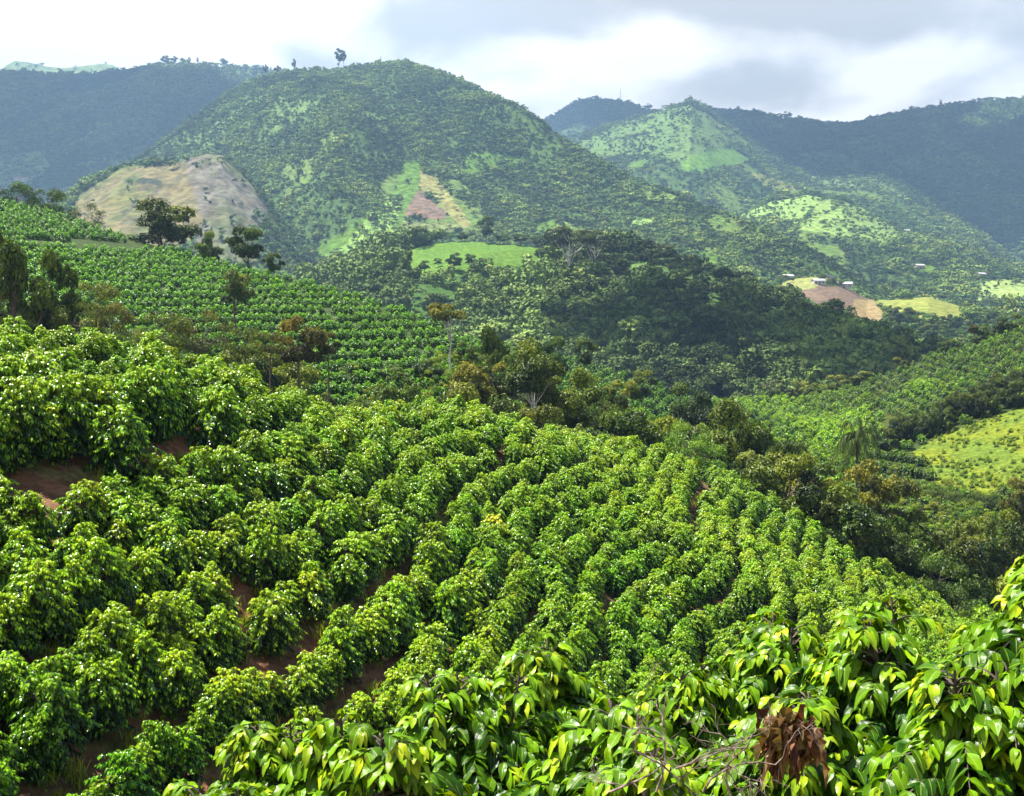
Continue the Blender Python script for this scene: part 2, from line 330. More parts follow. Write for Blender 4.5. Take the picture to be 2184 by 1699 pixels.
def ground(x, y, names=None):
    x = np.asarray(x, float); y = np.asarray(y, float)
    z = np.full(np.shape(x), -400.)
    aa = x/np.maximum(y, 1)
    for k in (names or LY): z = np.maximum(z, np.where((aa > LY[k].ca[0]-.002) & (aa < LY[k].ca[-1]+.002), LY[k].h(x, y), -400))
    if names is None:
        near = (y < 125) & (x > -60) & (x < 120)
        if np.any(near):
            fh = field_h(np.where(near, x, 0), np.where(near, y, 20)); z = np.where(near, np.maximum(z, fh), z)
    return z

# cover colours
C_FOREST = (.045, .086, .019); C_GRASS = (.064, .130, .014); C_YEL = (.16, .185, .040); C_TAN = (.120, .105, .048); C_SOIL = (.120, .085, .060)
C_RED = (.15, .072, .042); C_ROCK = (.108, .102, .080); C_MEADOW = (.075, .115, .014); C_LEAFLITTER = (.10, .055, .032)
# patches: layer -> list of (polygon in measuring frame, colour, trees allowed share)
PATCH = {
 'plantation': [], 'middle_ridge': [], 
 'right_hill': [([(1940,965),(2020,925),(2110,890),(2200,862),(2300,850),(2300,1060),(2184,1050),(2080,1062),(1990,1030)], C_MEADOW, 0.)],
 'forest_hill': [([(800,575),(850,538),(920,518),(1020,511),(1100,518),(1168,526),(1160,552),(1080,578),(960,592),(860,592),(806,586)], C_GRASS, 0.),
                 ([(800,600),(1000,585),(1100,555),(1215,542),(1195,575),(1110,612),(1000,655),(900,692),(840,682),(790,650)], (.034, .078, .013), .12),
                 ([(1300,560),(1400,560),(1450,600),(1380,600)], (.07, .13, .03), .5),
                 ([(1690,700),(1760,745),(1880,790),(1850,800),(1720,770)], (.09, .16, .035), .4)],
 'big_mountain': [([(860,345),(895,338),(898,370),(888,400),(872,440),(860,480),(845,520),(760,540),(650,565),(640,555),(720,500),(790,450),(850,395)], C_GRASS, .015),
                  ([(892,402),(925,430),(952,455),(950,468),(905,464),(862,460),(872,436)], C_SOIL, 0.),
                  ([(897,365),(925,372),(960,420),(1010,485),(990,490),(955,460),(930,425),(892,400)], (.17, .17, .055), .02),
                  ([(860,470),(960,475),(1000,490),(940,500),(850,500)], (.12, .15, .045), .15),
                  ([(1005,330),(1040,325),(1110,340),(1105,352),(1060,365),(1040,360),(985,385),(975,370)], C_GRASS, .25),
                  ([(1140,480),(1185,468),(1180,500),(1130,500)], C_GRASS, .05),
                  ([(1480,530),(1530,548),(1580,578),(1560,590),(1500,565)], C_GRASS, .1),
                  ([(590,570),(650,565),(720,540),(700,580),(640,600)], (.16, .26, .06), .2),
                  ([(1350,470),(1400,470),(1390,490),(1340,485)], (.12, .2, .05), .3),
                  ([(820,420),(860,420),(840,500),(760,530),(700,560),(780,470)], (.14, .24, .05), .4),
                  ([(380,300),(560,200),(680,220),(560,300),(470,330)], (.075, .13, .035), .75)],
 'bare_hill': [([(150,455),(170,415),(262,362),(390,346),(430,400),(440,480),(380,530),(200,530)], C_TAN, .02),
               ([(262,392),(300,380),(345,386),(340,396),(300,394)], (.03, .04, .025), .0), ([(405,345),(440,335),(452,352),(425,362)], (.05, .05, .04), .3),
               ([(390,345),(415,325),(470,325),(500,362),(545,400),(572,445),(565,480),(520,500),(560,560),(400,560),(430,470)], C_ROCK, .07)],
 'far_left_mountain': [([(0,330),(90,325),(110,360),(60,400),(-60,400)], (.16, .24, .07), .3), ([(200,210),(330,240),(330,300),(220,290)], (.07, .12, .04), .5)],
 'pale_far_ridge': [([(-300,100),(500,100),(500,400),(-300,400)], (.13, .19, .06), .2)],
 'blue_peak': [], 
 'far_right_mountain': [([(1770,345),(1830,340),(1850,370),(1790,375)], (.09, .13, .05), .5)],
 'green_peak': [([(1330,262),(1473,225),(1560,300),(1540,335),(1470,350),(1340,330),(1230,300)], (.080, .140, .034), .25),
                ([(1455,348),(1495,326),(1562,320),(1602,342),(1565,358),(1500,368),(1458,364)], (.085, .18, .02), .0),
                ([(1335,348),(1380,343),(1385,360),(1340,362)], C_GRASS, .1),
                ([(1600,370),(1650,380),(1700,400),(1690,410),(1620,395)], C_YEL, .2),
                ([(1700,358),(1880,378),(1940,420),(1860,410),(1740,385)], (.11, .17, .055), .4)],
 'valley_fields': [([(1560,470),(1640,432),(1720,416),(1800,430),(1890,470),(1925,500),(1890,520),(1820,505),(1700,490),(1640,470)], (.16, .25, .06), .16),
                   ([(1490,540),(1530,545),(1580,580),(1550,585)], C_GRASS, .1),
                   ([(1940,560),(1990,570),(1990,590),(1940,580)], C_GRASS, .0),
                   ([(2080,600),(2300,590),(2300,640),(2080,640)], (.20, .28, .08), .1)],
 'house_knoll': [([(1655,612),(1690,592),(1745,588),(1765,598),(1740,612),(1690,625)], (.17, .19, .06), .05),
                 ([(1690,625),(1745,608),(1800,612),(1860,640),(1885,670),(1880,690),(1840,700),(1790,690),(1730,660)], C_SOIL, .0),
                 ([(1820,640),(1866,645),(1884,668),(1880,700),(1790,712),(1820,680)], (.20, .15, .07), .0),
                 ([(1868,642),(1980,632),(2050,655),(2070,690),(2000,690),(1900,670),(1885,670)], C_YEL, .0),
                 ([(1790,680),(1840,700),(1850,720),(1800,715)], C_GRASS, 0.),
                 ([(2075,650),(2140,668),(2120,690),(2075,680)], (.16, .28, .08), 0.), ([(2130,650),(2184,640),(2184,670),(2140,672)], (.30, .22, .17), 0.),
                 ([(1890,715),(1960,730),(1960,750),(1900,735)], C_GRASS, .1)],
}
def cover_of(name, x, y, z):
    """colour and allowed tree share at ground points"""
    U, V = proj(x, y, z); sc = np.maximum(y, 50)
    wob = fbm(x/sc*40, y/sc*40, 77, 3)*7; wob2 = fbm(x/sc*40+50, y/sc*40, 78, 3)*5
    c = np.empty(np.shape(x)+(3,)); c[:] = C_FOREST; share = np.ones(np.shape(x))
    if name in ('plantation', 'middle_ridge'): c[:] = (.030, .050, .014)
    if name == 'right_hill': c[:] = (.026, .042, .010)
    if name in ('big_mountain', 'green_peak', 'valley_fields'):
        sc_ = {'big_mountain': 55., 'green_peak': 90., 'valley_fields': 50.}[name]; nz = fbm(x/sc_, y/(sc_*1.5), 91, 4)-np.clip((400-V)/400, 0, .4)*(name == 'big_mountain'); m = nz > .26
        c[m] = (.085, .130, .026); share[m] = .22; m = nz > .40; c[m] = (.072, .125, .022); share[m] = .06
    for poly, colr, sh in sorted(PATCH[name], key=lambda q: -(max(p[0] for p in q[0])-min(p[0] for p in q[0]))):
        m = inpoly(U+wob, V+wob2, poly); c[m] = colr; share[m] = sh
    return c, share
DOM = {'plantation': (92, 250, 260), 'middle_ridge': (96, 250, 150), 'right_hill': (62, 300, 280), 'forest_hill': (320, 700, 300), 'big_mountain': (760, 1850, 300),
       'bare_hill': (760, 1080, 160), 'far_left_mountain': (1700, 3100, 220), 'pale_far_ridge': (3600, 4500, 90), 'blue_peak': (2700, 3700, 120), 'far_right_mountain': (2000, 3500, 240),
       'green_peak': (1350, 2600, 240), 'valley_fields': (900, 1720, 200), 'house_knoll': (520, 940, 200)}
TSC = {'plantation': 1.2, 'middle_ridge': 1.2, 'right_hill': 1.5, 'forest_hill': .5, 'big_mountain': .16, 'bare_hill': .12, 'far_left_mountain': .08, 'pale_far_ridge': .03, 'blue_peak': .06, 'far_right_mountain': .06, 'green_peak': .1, 'valley_fields': .16, 'house_knoll': .25}
KINDNAME = {'plantation': 'hillside_terrain', 'middle_ridge': 'ridge_terrain', 'right_hill': 'hill_terrain', 'forest_hill': 'hill_terrain', 'big_mountain': 'mountain', 'bare_hill': 'hill', 'far_left_mountain': 'mountain', 'pale_far_ridge': 'mountain',
            'blue_peak': 'mountain', 'far_right_mountain': 'mountain', 'green_peak': 'mountain', 'valley_fields': 'valley_terrain', 'house_knoll': 'hill'}
TLAB = {'plantation': 'hillside planted with coffee rows beyond the gully', 'middle_ridge': 'low ridge with coffee behind the gully trees', 'right_hill': 'hill with coffee and a yellow green meadow', 'forest_hill': 'rounded hill of dark forest with a bright green field on its shoulder',
        'big_mountain': 'big green mountain with a triangular brown plot on its slope', 'bare_hill': 'bare tan hill in front of the big mountain', 'far_left_mountain': 'blue shaded mountain behind the big one', 'pale_far_ridge': 'pale grassy peak showing over the far ridge',
        'blue_peak': 'dark blue peak carrying a thin mast', 'far_right_mountain': 'long blue mountain under cloud shadow', 'green_peak': 'pointed grassy mountain with one bright green plot', 'valley_fields': 'valley slope with patchy pastures', 'house_knoll': 'low hill with ploughed and yellow fields below white houses'}
def build_layer(name):
    L = LY[name]; y0, y1, ny = DOM[name]; a0, a1 = L.ca[0], L.ca[-1]
    a0 = max(a0, -.66); a1 = min(a1, .66); nx = int((a1-a0)*F0/3.6)
    A = np.linspace(a0, a1, nx)[None, :]; Y = np.linspace(y0, y1, ny)[:, None]
    X = A*Y; Yg = Y+0*A; Z = L.h(X, Yg)
    if L.cn: Z = Z+L.cn*fbm(X/25, Yg/25, L.seed+3, 3)
    if name == 'bare_hill': Z = Z+2.2*fbm(X/14, Yg/30, 5, 4)-2.5*np.maximum(0, fbm(X/30, Yg/60, 8, 3))
    c, sh = cover_of(name, X, Yg, Z)
    if name == 'bare_hill':
        n = fbm(X/22, Yg/40, 12, 4); q = np.clip((n+.05)*3, 0, 1)[..., None]
        c = c*(1-q*.6)+np.array((.070, .095, .025))*q*.6
        d = np.clip((fbm(X/9, Yg/20, 14, 3)-.3)*5, 0, 1)[..., None]; c = c*(1-.55*d)+np.array((.05, .05, .04))*.55*d
    if name == 'right_hill':
        n = np.clip(fbm(X/5, Yg/7, 12, 4)*2.5+.3, 0, 1)[..., None]; c = c*(1-n*.6)+c*np.array((1.7, 1.25, .6))*n*.6
    v = np.stack([X, Yg, Z], -1).reshape(-1, 3)
    i = np.arange(ny-1)[:, None]*nx+np.arange(nx-1)[None]; i = i.ravel(); f = np.stack([i, i+1, i+nx+1, i+nx], 1)
    me = mesh_from(KINDNAME[name], v, f, terrain_mat(name+'_ground', TSC[name], .8, .4/TSC[name]*.4), color=c.reshape(-1, 3), smooth_=True)
    o = obj(KINDNAME[name], me); tag(o, TLAB[name], None, None, 'structure'); o['category'] = 'hill' if 'mount' not in name else 'mountain'
    return o
for k in LY: build_layer(k)

def build_field():
    xs = np.arange(-62, 122, .5); ys = np.arange(-14, 126, .5); X, Y = np.meshgrid(xs, ys); Z = field_h(X, Y)
    n = fbm(X*.35, Y*.35, 3, 4)[..., None]; g = fbm(X*.8, Y*.8, 6, 3)[..., None]
    c = np.array(C_RED)+(np.array(C_LEAFLITTER)-np.array(C_RED))*np.clip(n*2+.3, 0, 1)
    c = c+(np.array((.09, .13, .03))-c)*np.clip(g*3-.5, 0, 1)*.7
    c = c*np.array((1, 1, 1))
    nx = len(xs); ny = len(ys); i = (np.arange(ny-1)[:, None]*nx+np.arange(nx-1)[None]).ravel(); f = np.stack([i, i+1, i+nx+1, i+nx], 1)
    me = mesh_from('field_ground', np.stack([X, Y, Z], -1).reshape(-1, 3), f, terrain_mat('red_soil', 3., 1., .05, (.55, 1.5)), color=c.reshape(-1, 3), smooth_=True)
    tag(obj('field_ground', me), 'red soil slope under the coffee rows', 'ground', None, 'structure')
    xs = np.linspace(-5000, 5000, 90); ys = np.linspace(-800, 4700, 90); X, Y = np.meshgrid(xs, ys)
    Z = np.full(X.shape, -150.)+20*fbm(X/900, Y/900, 4, 3); nx = 90; i = (np.arange(89)[:, None]*nx+np.arange(89)[None]).ravel(); f = np.stack([i, i+1, i+nx+1, i+nx], 1)
    me = mesh_from('ground', np.stack([X, Y, Z], -1).reshape(-1, 3), f, terrain_mat('valley_floor', .02, .5, 2.), color=np.tile(C_FOREST, (X.size, 1)), smooth_=True)
    tag(obj('ground', me), 'wooded valley floor reaching the horizon', 'ground', None, 'structure')
build_field()

# ------------------------------------------------------------------ leaves, tubes, plants
def unit(v): return v/np.maximum(np.linalg.norm(v, axis=-1, keepdims=True), 1e-9)
def leaves(P, D, L, Wd, droop, rng, seg=3, fold=.25, half=1, wave=0., roll=.35):
    """P base, D direction, L length, Wd width, droop bend; returns verts, quads, uv"""
    n = len(P); Z = np.array([0, 0, 1.]); D = unit(D)
    S = unit(np.cross(D, Z)+1e-4*rng.normal(size=(n, 3))); Nn = np.cross(S, D)
    r = rng.normal(0, roll, (n, 1)); S, Nn = S*np.cos(r)+Nn*np.sin(r), Nn*np.cos(r)-S*np.sin(r)
    s = np.linspace(0, 1, seg+1); t = np.linspace(-1, 1, 2*half+1)
    w = np.sin(np.pi*np.clip(s, 0, 1)**.85)**.8*.5; w[0] = .03; w[-1] = .0
    if seg <= 3: w = np.array([.06, .48, .42, .0])[:seg+1] if seg == 3 else w
    L = L[:, None, None]; Wd = Wd[:, None, None]; dr = droop[:, None, None]
    sc = s[None, :, None]
    C = P[:, None]+L*(D[:, None]*(sc-.25*dr*sc**2)-Z*dr*.75*sc**2)
    V = C[:, :, None, :]+(S[:, None, None]*t[None, None, :, None]*w[None, :, None, None]*Wd[..., None])
    lift = fold*np.abs(t)[None, None, :]*w[None, :, None]*Wd
    if wave:
        ph = rng.uniform(0, 6.28, (n, 1, 1)); lift = lift+wave*Wd*np.sin(s[None, :, None]*13+ph+t[None, None]*1.5)*np.abs(t)[None, None]**2*(w[None, :, None]*2)
    V = V+Nn[:, None, None]*lift[..., None]
    m = (seg+1)*(2*half+1); k = 2*half+1
    q = []
    for i in range(seg):
        for j in range(k-1): q.append((i*k+j, i*k+j+1, (i+1)*k+j+1, (i+1)*k+j))
    q = np.array(q); F = (q[None]+np.arange(n)[:, None, None]*m).reshape(-1, 4)
    uv = np.zeros((n, seg+1, k, 3)); uv[..., 0] = s[None, :, None]; uv[..., 1] = t[None, None]
    return V.reshape(-1, 3), F, uv.reshape(-1, 3), m
def tube(pts, rad, k=6):
    pts = np.asarray(pts, float); n = len(pts); T = np.gradient(pts, axis=0); T = unit(T)
    ref = np.array([.3, .9, .1]); A = unit(np.cross(T, ref)); B = np.cross(T, A)
    an = np.linspace(0, 2*np.pi, k, endpoint=False); r = np.asarray(rad)[:, None, None]
    V = pts[:, None]+r*(A[:, None]*np.cos(an)[None, :, None]+B[:, None]*np.sin(an)[None, :, None])
    i = np.arange(n-1)[:, None]*k; j = np.arange(k)[None]; jn = (j+1) % k
    F = np.stack([i+j, i+jn, i+k+jn, i+k+j], -1).reshape(-1, 4)
    return V.reshape(-1, 3), F
class Acc:
    def __init__(s): s.v = []; s.f = []; s.t = []; s.n = 0
    def add(s, v, f, tone=.5):
        s.v.append(v); s.f.append(f+s.n); s.n += len(v); s.t.append(np.full(len(v), tone) if np.isscalar(tone) else tone)
    def mesh(s, name, mat, **k): return mesh_from(name, np.concatenate(s.v), np.concatenate(s.f), mat, tone=np.concatenate(s.t), **k)

def coffee_bush(seed, near=False, H=1.75, Rr=.78, nlat=120, lod=1.):
    """laterals arching out of a few upright stems, leaf pairs hanging from each"""
    rng = np.random.default_rng(seed); st = Acc(); LP = []; LD = []; LL = []; LW = []; LT = []; DR = []
    nst = 3; base = [np.array([rng.normal(0, .06), rng.normal(0, .06), -.25]) for _ in range(nst)]
    lean = [np.array([rng.normal(0, .16), rng.normal(0, .16), 0]) for _ in range(nst)]
    for b, l in zip(base, lean):
        z = np.linspace(0, 1, 6)[:, None]; p = b+l*z**1.5+np.array([0, 0, 1])*z*(H*.93+.25); st.add(*tube(p, np.linspace(.022, .006, 6), 5))
    lump = rng.uniform(-.16, .16, 12)
    for i in range(int(nlat*lod)):
        q = rng.integers(nst); hz = rng.uniform(.04, 1)**.75; z0 = hz*H*.92; ang = rng.uniform(0, 6.283)
        b = base[q]+lean[q]*hz**1.5; P0 = np.array([b[0], b[1], z0])
        prof = (.50+.5*math.sin(min(hz*1.15, 1)*math.pi*.75+.35))*(1 if hz < .72 else max(.16, 1-(hz-.72)/.28*.78))
        ln = Rr*prof*rng.uniform(.72, 1.08)*(1+lump[int(ang/6.284*12) % 12]); up = .25+.75*max(0, hz-.55)*2+rng.normal(0, .1)
        d = unit(np.array([math.cos(ang), math.sin(ang), up])); nn = 7 if near else 6
        s = np.linspace(0, 1, nn)[:, None]; path = P0+ln*(d*s-np.array([0, 0, 1])*s**2*(.45+.25*rng.random()))
        st.add(*tube(path[::2] if len(path[::2]) > 2 else path, np.linspace(.006, .002, len(path[::2]) if len(path[::2]) > 2 else nn), 3))
        nod = int(max(3, ln/(.055 if near else .062))); 
        for k in range(nod):
            u = 1-(k/nod)*.72; 
            if u < .25: break
            j = u*(nn-1); a = int(min(j, nn-2)); p = path[a]+(path[a+1]-path[a])*(j-a); dirn = unit(path[a+1]-path[a])
            side = unit(np.cross(dirn, [0, 0, 1.]))
            for sg in (-1, 1):
                tip = k == 0
                dd = dirn*(.75 if not tip else 1.1)+side*sg*(.9 if not tip else .45)+np.array([0, 0, .05+.25*tip])+rng.normal(0, .22, 3)
                LP.append(p); LD.append(dd)
                sz = (.62 if k == 0 else .85 if k == 1 else 1.)*rng.uniform(.8, 1.2)
                LL.append((.104 if near else .112)*sz); LW.append((.046 if near else .050)*sz*rng.uniform(.85, 1.1)); DR.append(rng.uniform(.45, 1.25))
                tn = .31+.27*(k == 0)+.17*(k == 1)+.56*(hz-.45)+rng.normal(0, .09)  # young tips paler; height term paints lit tops and shaded lower leaves
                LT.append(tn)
    LP = np.array(LP); LD = np.array(LD); LL = np.array(LL); LW = np.array(LW); LT = np.clip(np.array(LT), 0, 1); DR = np.array(DR)
    if lod < 1: LL = LL*1.5; LW = LW*1.8
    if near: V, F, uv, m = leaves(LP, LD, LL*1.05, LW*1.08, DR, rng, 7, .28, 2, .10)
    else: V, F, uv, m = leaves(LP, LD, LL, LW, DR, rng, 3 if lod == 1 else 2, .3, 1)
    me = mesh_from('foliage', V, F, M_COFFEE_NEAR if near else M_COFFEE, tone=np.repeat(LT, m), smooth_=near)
    if near:
        a = me.attributes.new('leafuv', 'FLOAT_VECTOR', 'POINT'); a.data.foreach_set('vector', uv.astype(np.float32).ravel())
    sm = st.mesh('stem', M_BARK)
    return me, sm

def tree(seed, h, cr, base=.35, nb=12, nleaf=2600, ls=.28, flat=.7, lean=(0, 0), bark=None, tr=.16, vine=0., mat=None, spread=1., tone=.5):
    rng = np.random.default_rng(seed); w = Acc()
    nz = 9; s = np.linspace(0, 1, nz)[:, None]; wig = np.cumsum(rng.normal(0, .012*h, (nz, 3)), 0); wig[:, 2] = 0; wig -= wig[0]
    top = h*(base+(1-base)*.55); L3 = np.array([lean[0], lean[1], 0])*h
    path = L3*s**1.2+np.array([0, 0, 1])*(s*(top+.6)-.6)+wig; w.add(*tube(path, tr*(1.15-.8*s[:, 0]), 7)); w.add(*tube(np.array([[path[0, 0]+.3, path[0, 1], -11.], [path[0, 0]+.2, path[0, 1], -5.], path[0]+np.array([0, 0, .02])]), [tr*1.6, tr*1.35, tr*1.15], 7))
    cz0 = h*base; cz1 = h; cc = np.array([path[-1, 0], path[-1, 1], (cz0+cz1)/2]); B = []
    for i in range(nb):
        u = rng.normal(size=3); u /= np.linalg.norm(u); r = rng.uniform(.55, .95); p = cc+u*np.array([cr, cr, (cz1-cz0)/2])*r*np.array([spread, spread, .95])
        br = cr*rng.uniform(.26, .42)*(1.15-.3*r); p[2] = min(p[2], cz1-br*flat*.8); B.append((p, br))
        k = rng.integers(3, nz-1); a = path[k]; mid = (a+p)/2+np.array([0, 0, -.08*h])*rng.random()
        tt = np.linspace(0, 1, 6)[:, None]; lp = (1-tt)**2*a+2*tt*(1-tt)*mid+tt**2*p; w.add(*tube(lp, np.linspace(tr*.42, tr*.07, 6), 5))
        for _ in range(3):
            e = p+rng.normal(0, br*.55, 3); w.add(*tube(np.linspace(lp[3+rng.integers(2)], e, 3), np.linspace(tr*.12, tr*.03, 3), 3))
    if vine:
        for i in range(int(vine*6)): B.append((path[rng.integers(2, nz)]+rng.normal(0, tr*2, 3), cr*.24))
    tot = sum(b**2 for _, b in B); P = []; D = []; T = []; O = []
    for p, b in B:
        n = int(nleaf*b*b/tot); u = unit(rng.normal(size=(n, 3))); u[:, 2] = np.where(u[:, 2] < -.35, -u[:, 2]*.7, u[:, 2]); rr = b*rng.uniform(.55, 1.1, (n, 1))**.5
        lum = 1+.28*np.sin(u[:, :1]*5+b*9)*np.sin(u[:, 1:2]*6+3*b); q = p+u*rr*lum*np.array([1, 1, flat]); P.append(q); O.append(u)
        D.append(u*.7+rng.normal(0, .5, (n, 3))+np.array([0, 0, -.15])); T.append(np.clip(tone-.22+.50*(q[:, 2]-cz0)/(cz1-cz0)+rng.normal(0, .14)+rng.normal(0, .12, n), 0, 1))  # height term in T paints sunlit crown tops into the leaf colour
    P = np.concatenate(P); D = np.concatenate(D); T = np.concatenate(T); n = len(P); l = (ls*rng.uniform(.6, 1.3, n))[:, None]; O = np.concatenate(O)
    nn = unit(O+np.array([0, 0, .35])+rng.normal(0, .55, (n, 3))); t = unit(np.cross(nn, rng.normal(size=(n, 3)))); w_ = np.cross(nn, t)
    V = np.stack([P-t*l*.5, P+w_*l*.26+nn*l*.1, P+t*l*.55-np.array([0, 0, .15])*l, P-w_*l*.26+nn*l*.1], 1).reshape(-1, 3); F = np.arange(n*4).reshape(-1, 4); m = 4
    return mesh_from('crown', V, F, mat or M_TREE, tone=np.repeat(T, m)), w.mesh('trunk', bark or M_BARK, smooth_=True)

def far_tree(seed, n=70, shape=0, ls=.2, rough=.45):
    """unit tree crown of leaf clumps facing outward, height 1"""
    rng = np.random.default_rng(seed); V = []; T = []
    nb = 7 if shape != 2 else 5
    for i in range(nb):
        c = np.array([rng.normal(0, .18), rng.normal(0, .18), rng.uniform(.3, .74)]); b = rng.uniform(.17, .3)
        if shape == 2: c = np.array([rng.normal(0, .06), rng.normal(0, .06), .2+.15*i]); b = .24-.03*i
        if shape == 1: c[2] = rng.uniform(.55, .8); c[:2] *= 1.25; b *= .9
        k = n//nb; u = unit(rng.normal(size=(k, 3))); u[:, 2] = np.where(u[:, 2] < -.3, -u[:, 2], u[:, 2])
        q = c+u*b*rng.uniform(.75, 1.12, (k, 1)); nn = unit(u+rng.normal(0, rough, (k, 3))); t = unit(np.cross(nn, rng.normal(size=(k, 3)))); w = np.cross(nn, t)
        l = (ls*rng.uniform(.6, 1.25, k))[:, None]
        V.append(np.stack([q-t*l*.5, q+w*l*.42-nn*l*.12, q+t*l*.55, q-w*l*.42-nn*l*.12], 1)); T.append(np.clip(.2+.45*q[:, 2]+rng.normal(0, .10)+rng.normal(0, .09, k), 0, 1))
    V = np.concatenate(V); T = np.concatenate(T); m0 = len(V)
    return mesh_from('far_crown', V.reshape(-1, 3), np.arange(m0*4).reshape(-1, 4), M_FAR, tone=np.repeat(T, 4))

# ------------------------------------------------------------------ scattered masses (kind stuff)
def scatter(name, label, cat, P, S, protos, tints, rng, tilt=.06, rots=None):
    n = len(P); me = bpy.data.meshes.new(name); me.vertices.add(n); me.vertices.foreach_set('co', np.asarray(P, np.float32).ravel())
    a = me.attributes.new('sc', 'FLOAT_VECTOR', 'POINT'); S = np.asarray(S, np.float32); S = np.repeat(S[:, None], 3, 1) if S.ndim == 1 else S; a.data.foreach_set('vector', S.ravel())
    r = np.stack([rng.normal(0, tilt, n), rng.normal(0, tilt, n), rng.uniform(0, 6.283, n)], 1); 
    a = me.attributes.new('rt', 'FLOAT_VECTOR', 'POINT'); a.data.foreach_set('vector', r.astype(np.float32).ravel())
    a = me.attributes.new('vi', 'INT', 'POINT'); a.data.foreach_set('value', rng.integers(0, len(protos), n).astype(np.int32))
    a = me.attributes.new('tint', 'FLOAT_COLOR', 'POINT'); c = np.ones((n, 4), np.float32); c[:, :3] = tints; a.data.foreach_set('color', c.ravel())
    o = obj(name, me); ng = bpy.data.node_groups.new(name, 'GeometryNodeTree')
    ng.interface.new_socket('Geometry', in_out='INPUT', socket_type='NodeSocketGeometry'); ng.interface.new_socket('Geometry', in_out='OUTPUT', socket_type='NodeSocketGeometry')
    gi = ng.nodes.new('NodeGroupInput'); go = ng.nodes.new('NodeGroupOutput'); ip = ng.nodes.new('GeometryNodeInstanceOnPoints'); jn = ng.nodes.new('GeometryNodeJoinGeometry')
    for p in protos:
        oi = ng.nodes.new('GeometryNodeObjectInfo'); oi.inputs['Object'].default_value = p; oi.inputs['As Instance'].default_value = True; ng.links.new(oi.outputs['Geometry'], jn.inputs[0])
    def na(nm, ty):
        q = ng.nodes.new('GeometryNodeInputNamedAttribute'); q.data_type = ty; q.inputs[0].default_value = nm
        return next(s for s in q.outputs if s.enabled and s.name == 'Attribute')
    ng.links.new(gi.outputs[0], ip.inputs['Points']); ng.links.new(jn.outputs[0], ip.inputs['Instance']); ip.inputs['Pick Instance'].default_value = True
    ng.links.new(na('vi', 'INT'), ip.inputs['Instance Index']); ng.links.new(na('sc', 'FLOAT_VECTOR'), ip.inputs['Scale'])
    er = ng.nodes.new('FunctionNodeEulerToRotation'); ng.links.new(na('rt', 'FLOAT_VECTOR'), er.inputs[0]); ng.links.new(er.outputs[0], ip.inputs['Rotation'])
    ng.links.new(ip.outputs[0], go.inputs[0]); md = o.modifiers.new('scatter', 'NODES'); md.node_group = ng
    tag(o, label, cat, None, 'stuff'); return o
def proto(name, me):
    o = bpy.data.objects.new(name, me); return o
rng0 = np.random.default_rng(7)
FARP = [proto('far_tree', far_tree(s, 90, sh, .22)) for s, sh in ((1, 0), (2, 0), (3, 1), (4, 2), (5, 0), (6, 1))]
MIDP = [proto('mid_tree', far_tree(s, 460, sh, .105, .6)) for s, sh in ((11, 0), (12, 0), (13, 1), (14, 2), (15, 0), (16, 1))]
def forest(name, layer, cnt, size, label, protos=FARP, ymax=1.02, tvar=.25, dark=1., warmf=1., amin=-.56, amax=.56):
    L = LY[layer]; rng = np.random.default_rng(L.seed*3+1); a0 = max(L.ca[0], amin); a1 = min(L.ca[-1], amax)
    y0 = L.fy.min()*.95; y1 = L.cy_.max()*1.03; out = []
    n = cnt*3; y = np.sqrt(rng.uniform(y0**2, y1**2, n)); a = rng.uniform(a0, a1, n); x = a*y
    yc = np.interp(a, L.ca, L.cy_); yf = np.interp(a, L.fa, L.fy); k = (y < yc*1.015+4) & (y > yf*.9); x = x[k]; y = y[k]
    z = L.h(x, y)
    other = ground(x, y, [q for q in LY if q != layer]); k = z > other-6; x = x[k]; y = y[k]; z = z[k]
    c, sh = cover_of(layer, x, y, z); dens = np.clip(.75+1.3*fbm(x/(size*9), y/(size*14), L.seed+5, 4), .35, 1)
    k = rng.random(len(x)) < sh*dens; x = x[k]; y = y[k]; z = z[k]
    if len(x) > cnt: x = x[:cnt]; y = y[:cnt]; z = z[:cnt]
    b = fbm(x/(size*7), y/(size*12), L.seed+8, 4); n = len(x)
    s = size*rng.lognormal(0, .28, n)*(1+.5*b); S = np.stack([s*rng.uniform(.85, 1.2, n)]*2+[s*rng.uniform(.65, 1.1, n)], 1)
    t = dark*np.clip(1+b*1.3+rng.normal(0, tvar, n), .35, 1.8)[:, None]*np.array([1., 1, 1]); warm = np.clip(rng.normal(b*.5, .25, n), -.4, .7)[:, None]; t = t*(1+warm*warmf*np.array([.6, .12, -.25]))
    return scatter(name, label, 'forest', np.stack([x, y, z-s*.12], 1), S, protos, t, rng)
forest('forest', 'big_mountain', 44000, 4.6, 'dense forest covering the big green mountain')
forest('forest', 'far_left_mountain', 20000, 8., 'blue shaded forest on the far mountain behind the big one')
forest('forest', 'far_right_mountain', 24000, 8.5, 'dark blue forest on the long mountain under cloud shadow')
forest('forest', 'blue_peak', 5000, 10., 'dark forest on the blue peak with the mast')
forest('forest', 'green_peak', 14000, 6.5, 'scattered woods on the pointed grassy mountain')
forest('forest', 'valley_fields', 8000, 6., 'woods between the pastures on the valley slope')
forest('forest', 'house_knoll', 2600, 6., 'trees around the houses and yellow field on the low hill', MIDP)
forest('forest', 'forest_hill', 5200, 8.2, 'dark forest on the rounded hill in the middle distance', MIDP, dark=.72, warmf=.25, tvar=.30)  # foliage tint darkened to stand in for cloud shade on the hill
forest('scrub', 'bare_hill', 2200, 5., 'trees ringing the bare tan hill')
forest('scrub', 'pale_far_ridge', 300, 14., 'trees on the pale far ridge')
